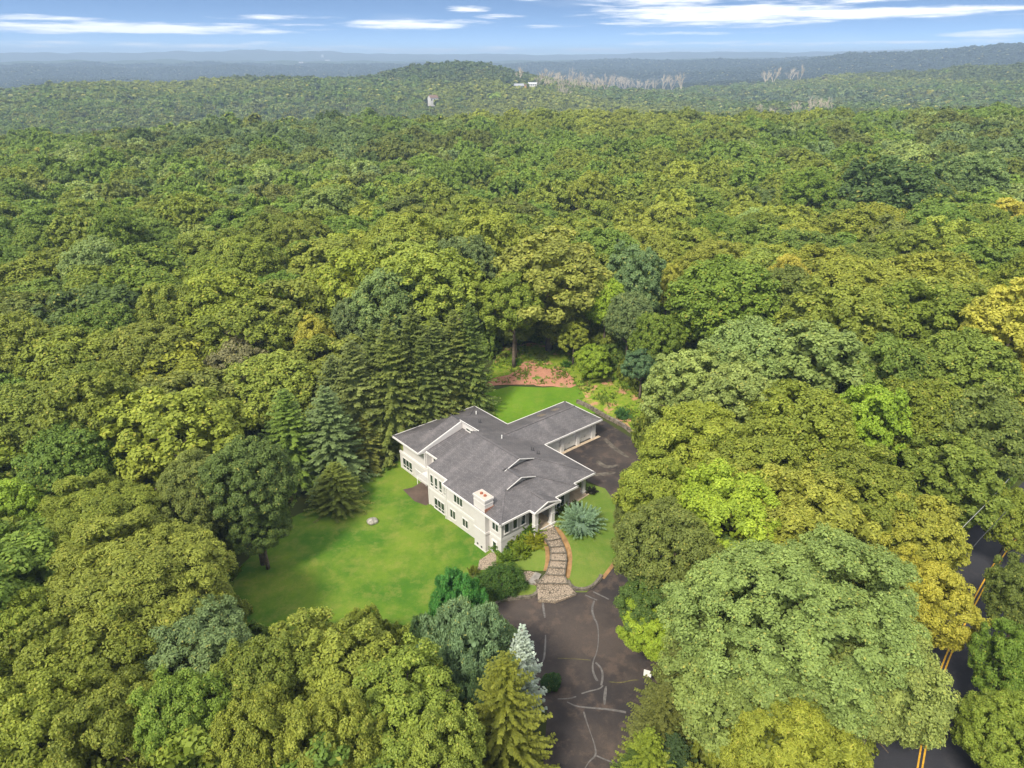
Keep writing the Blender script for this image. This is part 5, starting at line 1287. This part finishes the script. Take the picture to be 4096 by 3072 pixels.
p = hit(2095, 343, 15); far_house('far_shed', p, 9, 6, 3, mat_simple('ochre_siding', (.65,.42,.10), .8, .1, 1), RB, 'small ochre shed between the grey house and the white barn', 0, 1)
for (px, py, w, h, lb) in [(1290,226,26,26,'white round-topped tower on the far ridge left of centre'),(1205,252,30,10,'white building low on the far blue hills'),(1225,253,22,8,'small pale building right of the white hill building'),(1310,240,40,8,'pale roofs just right of the white tower'),(1742,254,42,8,'long pale building on the hill crest'),(3545,215,60,12,'pale building on the right far ridge'),(3580,180,9,40,'thin white mast on the far right ridge')]:
    p = hit(px, py+4, 14)
    if p is None: continue
    far_house('far_building', p, w, min(w*.6, 16), h, WH, RG_, lb, .3, 2, 12)

# boulder, pipe, basketball hoop, wires
def boulder():
    p = at(1490, 2088, 0.0); V, Fc = ico(3); rg_ = np.random.default_rng(5)
    V = V*np.array([.85, .68, .5])*(1+.10*np.sin(V[:, [0]]*3.1+1)*np.cos(V[:, [1]]*2.7))+np.array([0, 0, .25])
    V = np.where(V > .5, .5+(V-.5)*.7, V)
    me = npmesh('boulder', V, Fc, 3, False); o = link('boulder', me, STONE, label='rounded grey boulder alone on the left lawn', cat='boulder'); o.location = (p[0], p[1], g1(*p)); o.rotation_euler = (0, .1, .6)
boulder()
p = at(*c1(345, 800), 0); b = MB(); b.tube([(0,0,-.1),(0,0,1.0)], .05, 8); b.box(-.09,.09,-.09,.09,1.0,1.06)
o = b.build('standpipe', WHITEP, label='thin white pipe standing in the grass by the brown patio', cat='pipe'); o.location = (p[0], p[1], g1(*p))
def hoop():
    p = at(*c5(1868, 1080), 1.2); z = g1(*p); t = empty('basketball_hoop', (p[0], p[1], z), R(160), label='white backboard with a faded red hoop at the right driveway edge', cat='basketball hoop')
    b = MB(); b.tube([(0,-.9,0),(0,-.9,2.6),(0,-.15,3.2)], .06, 8); b.build('pole', METAL, t)
    b = MB(); b.box(-.9,.9,-.15,-.09,2.9,4.0); b.build('backboard', WHITEP, t)
    b = MB(); b.tube([(.23*math.cos(a*math.pi/8), .2+.23*math.sin(a*math.pi/8), 3.05) for a in range(17)], .02, 5, False); b.tube([(0,-.09,3.05),(0,-.03,3.05)], .03, 5); b.build('rim', PINK, t); t.scale = (.4, .4, .7)
hoop()
def wires():
    a = at(4150, 1790, 9.5); m = at(3960, 2005, 9); c = at(3700, 2290, 8.5); e = at(3470, 2560, 8.0)
    for nm, dz, off, lb in (('overhead_wire', 0, 0, 'pale upper overhead wire running along the road at the right'), ('overhead_wire', -1.2, 2.0, 'dark lower overhead wire beside the road at the right')):
        b = MB(); P = []
        A = np.array([*at(4230, 1700, 9.5), 10.5]); Z_ = np.array([*at(3560, 3300, 9.5), 9.0])
        Q = [np.array([*at(4230,1700,13), 13]), np.array([*at(4090,1855,13), 13]), np.array([*at(3955,2005,13), 13]), np.array([*at(3860,2100,12.6), 12.6]), np.array([*at(3700,2275,11.5), 11.5]), np.array([*at(3660,3010,9.3)*1.0, 9.3])]
        Q = Q[:5]
        for i in range(len(Q)-1):
            for k in range(6): P.append(Q[i]+(Q[i+1]-Q[i])*k/6)
        P.append(Q[-1]); P = [(q[0]+off*.8, q[1]-off*.3, q[2]+dz) for q in P]
        b.tube(P, .033, 5)
        if dz == 0:
            for q in (P[6], P[12]): b.tube([(q[0],q[1],q[2]+.02),(q[0]+.15,q[1],q[2]-.25)], [.1,.07], 6)
        b.build(nm, WIRE if dz == 0 else METAL, label=lb, cat='wire', group='overhead wires along the road')
wires()

# ------------------------------------------------------------------ haze
m, nt = material('haze_air')
pv = nd(nt, 'ShaderNodeVolumePrincipled', {'Color': rgb(.45, .60, .84), 'Density': HAZE, 'Anisotropy': 0.0})
o_ = nd(nt, 'ShaderNodeOutputMaterial'); nt.links.new(pv.outputs[0], o_.inputs['Volume'])
b = MB(); b.box(-14000, 14000, -1500, 13600, -110, 185); b.build('haze', m, kind='stuff', label='thin blue summer haze over the valley', cat='haze')
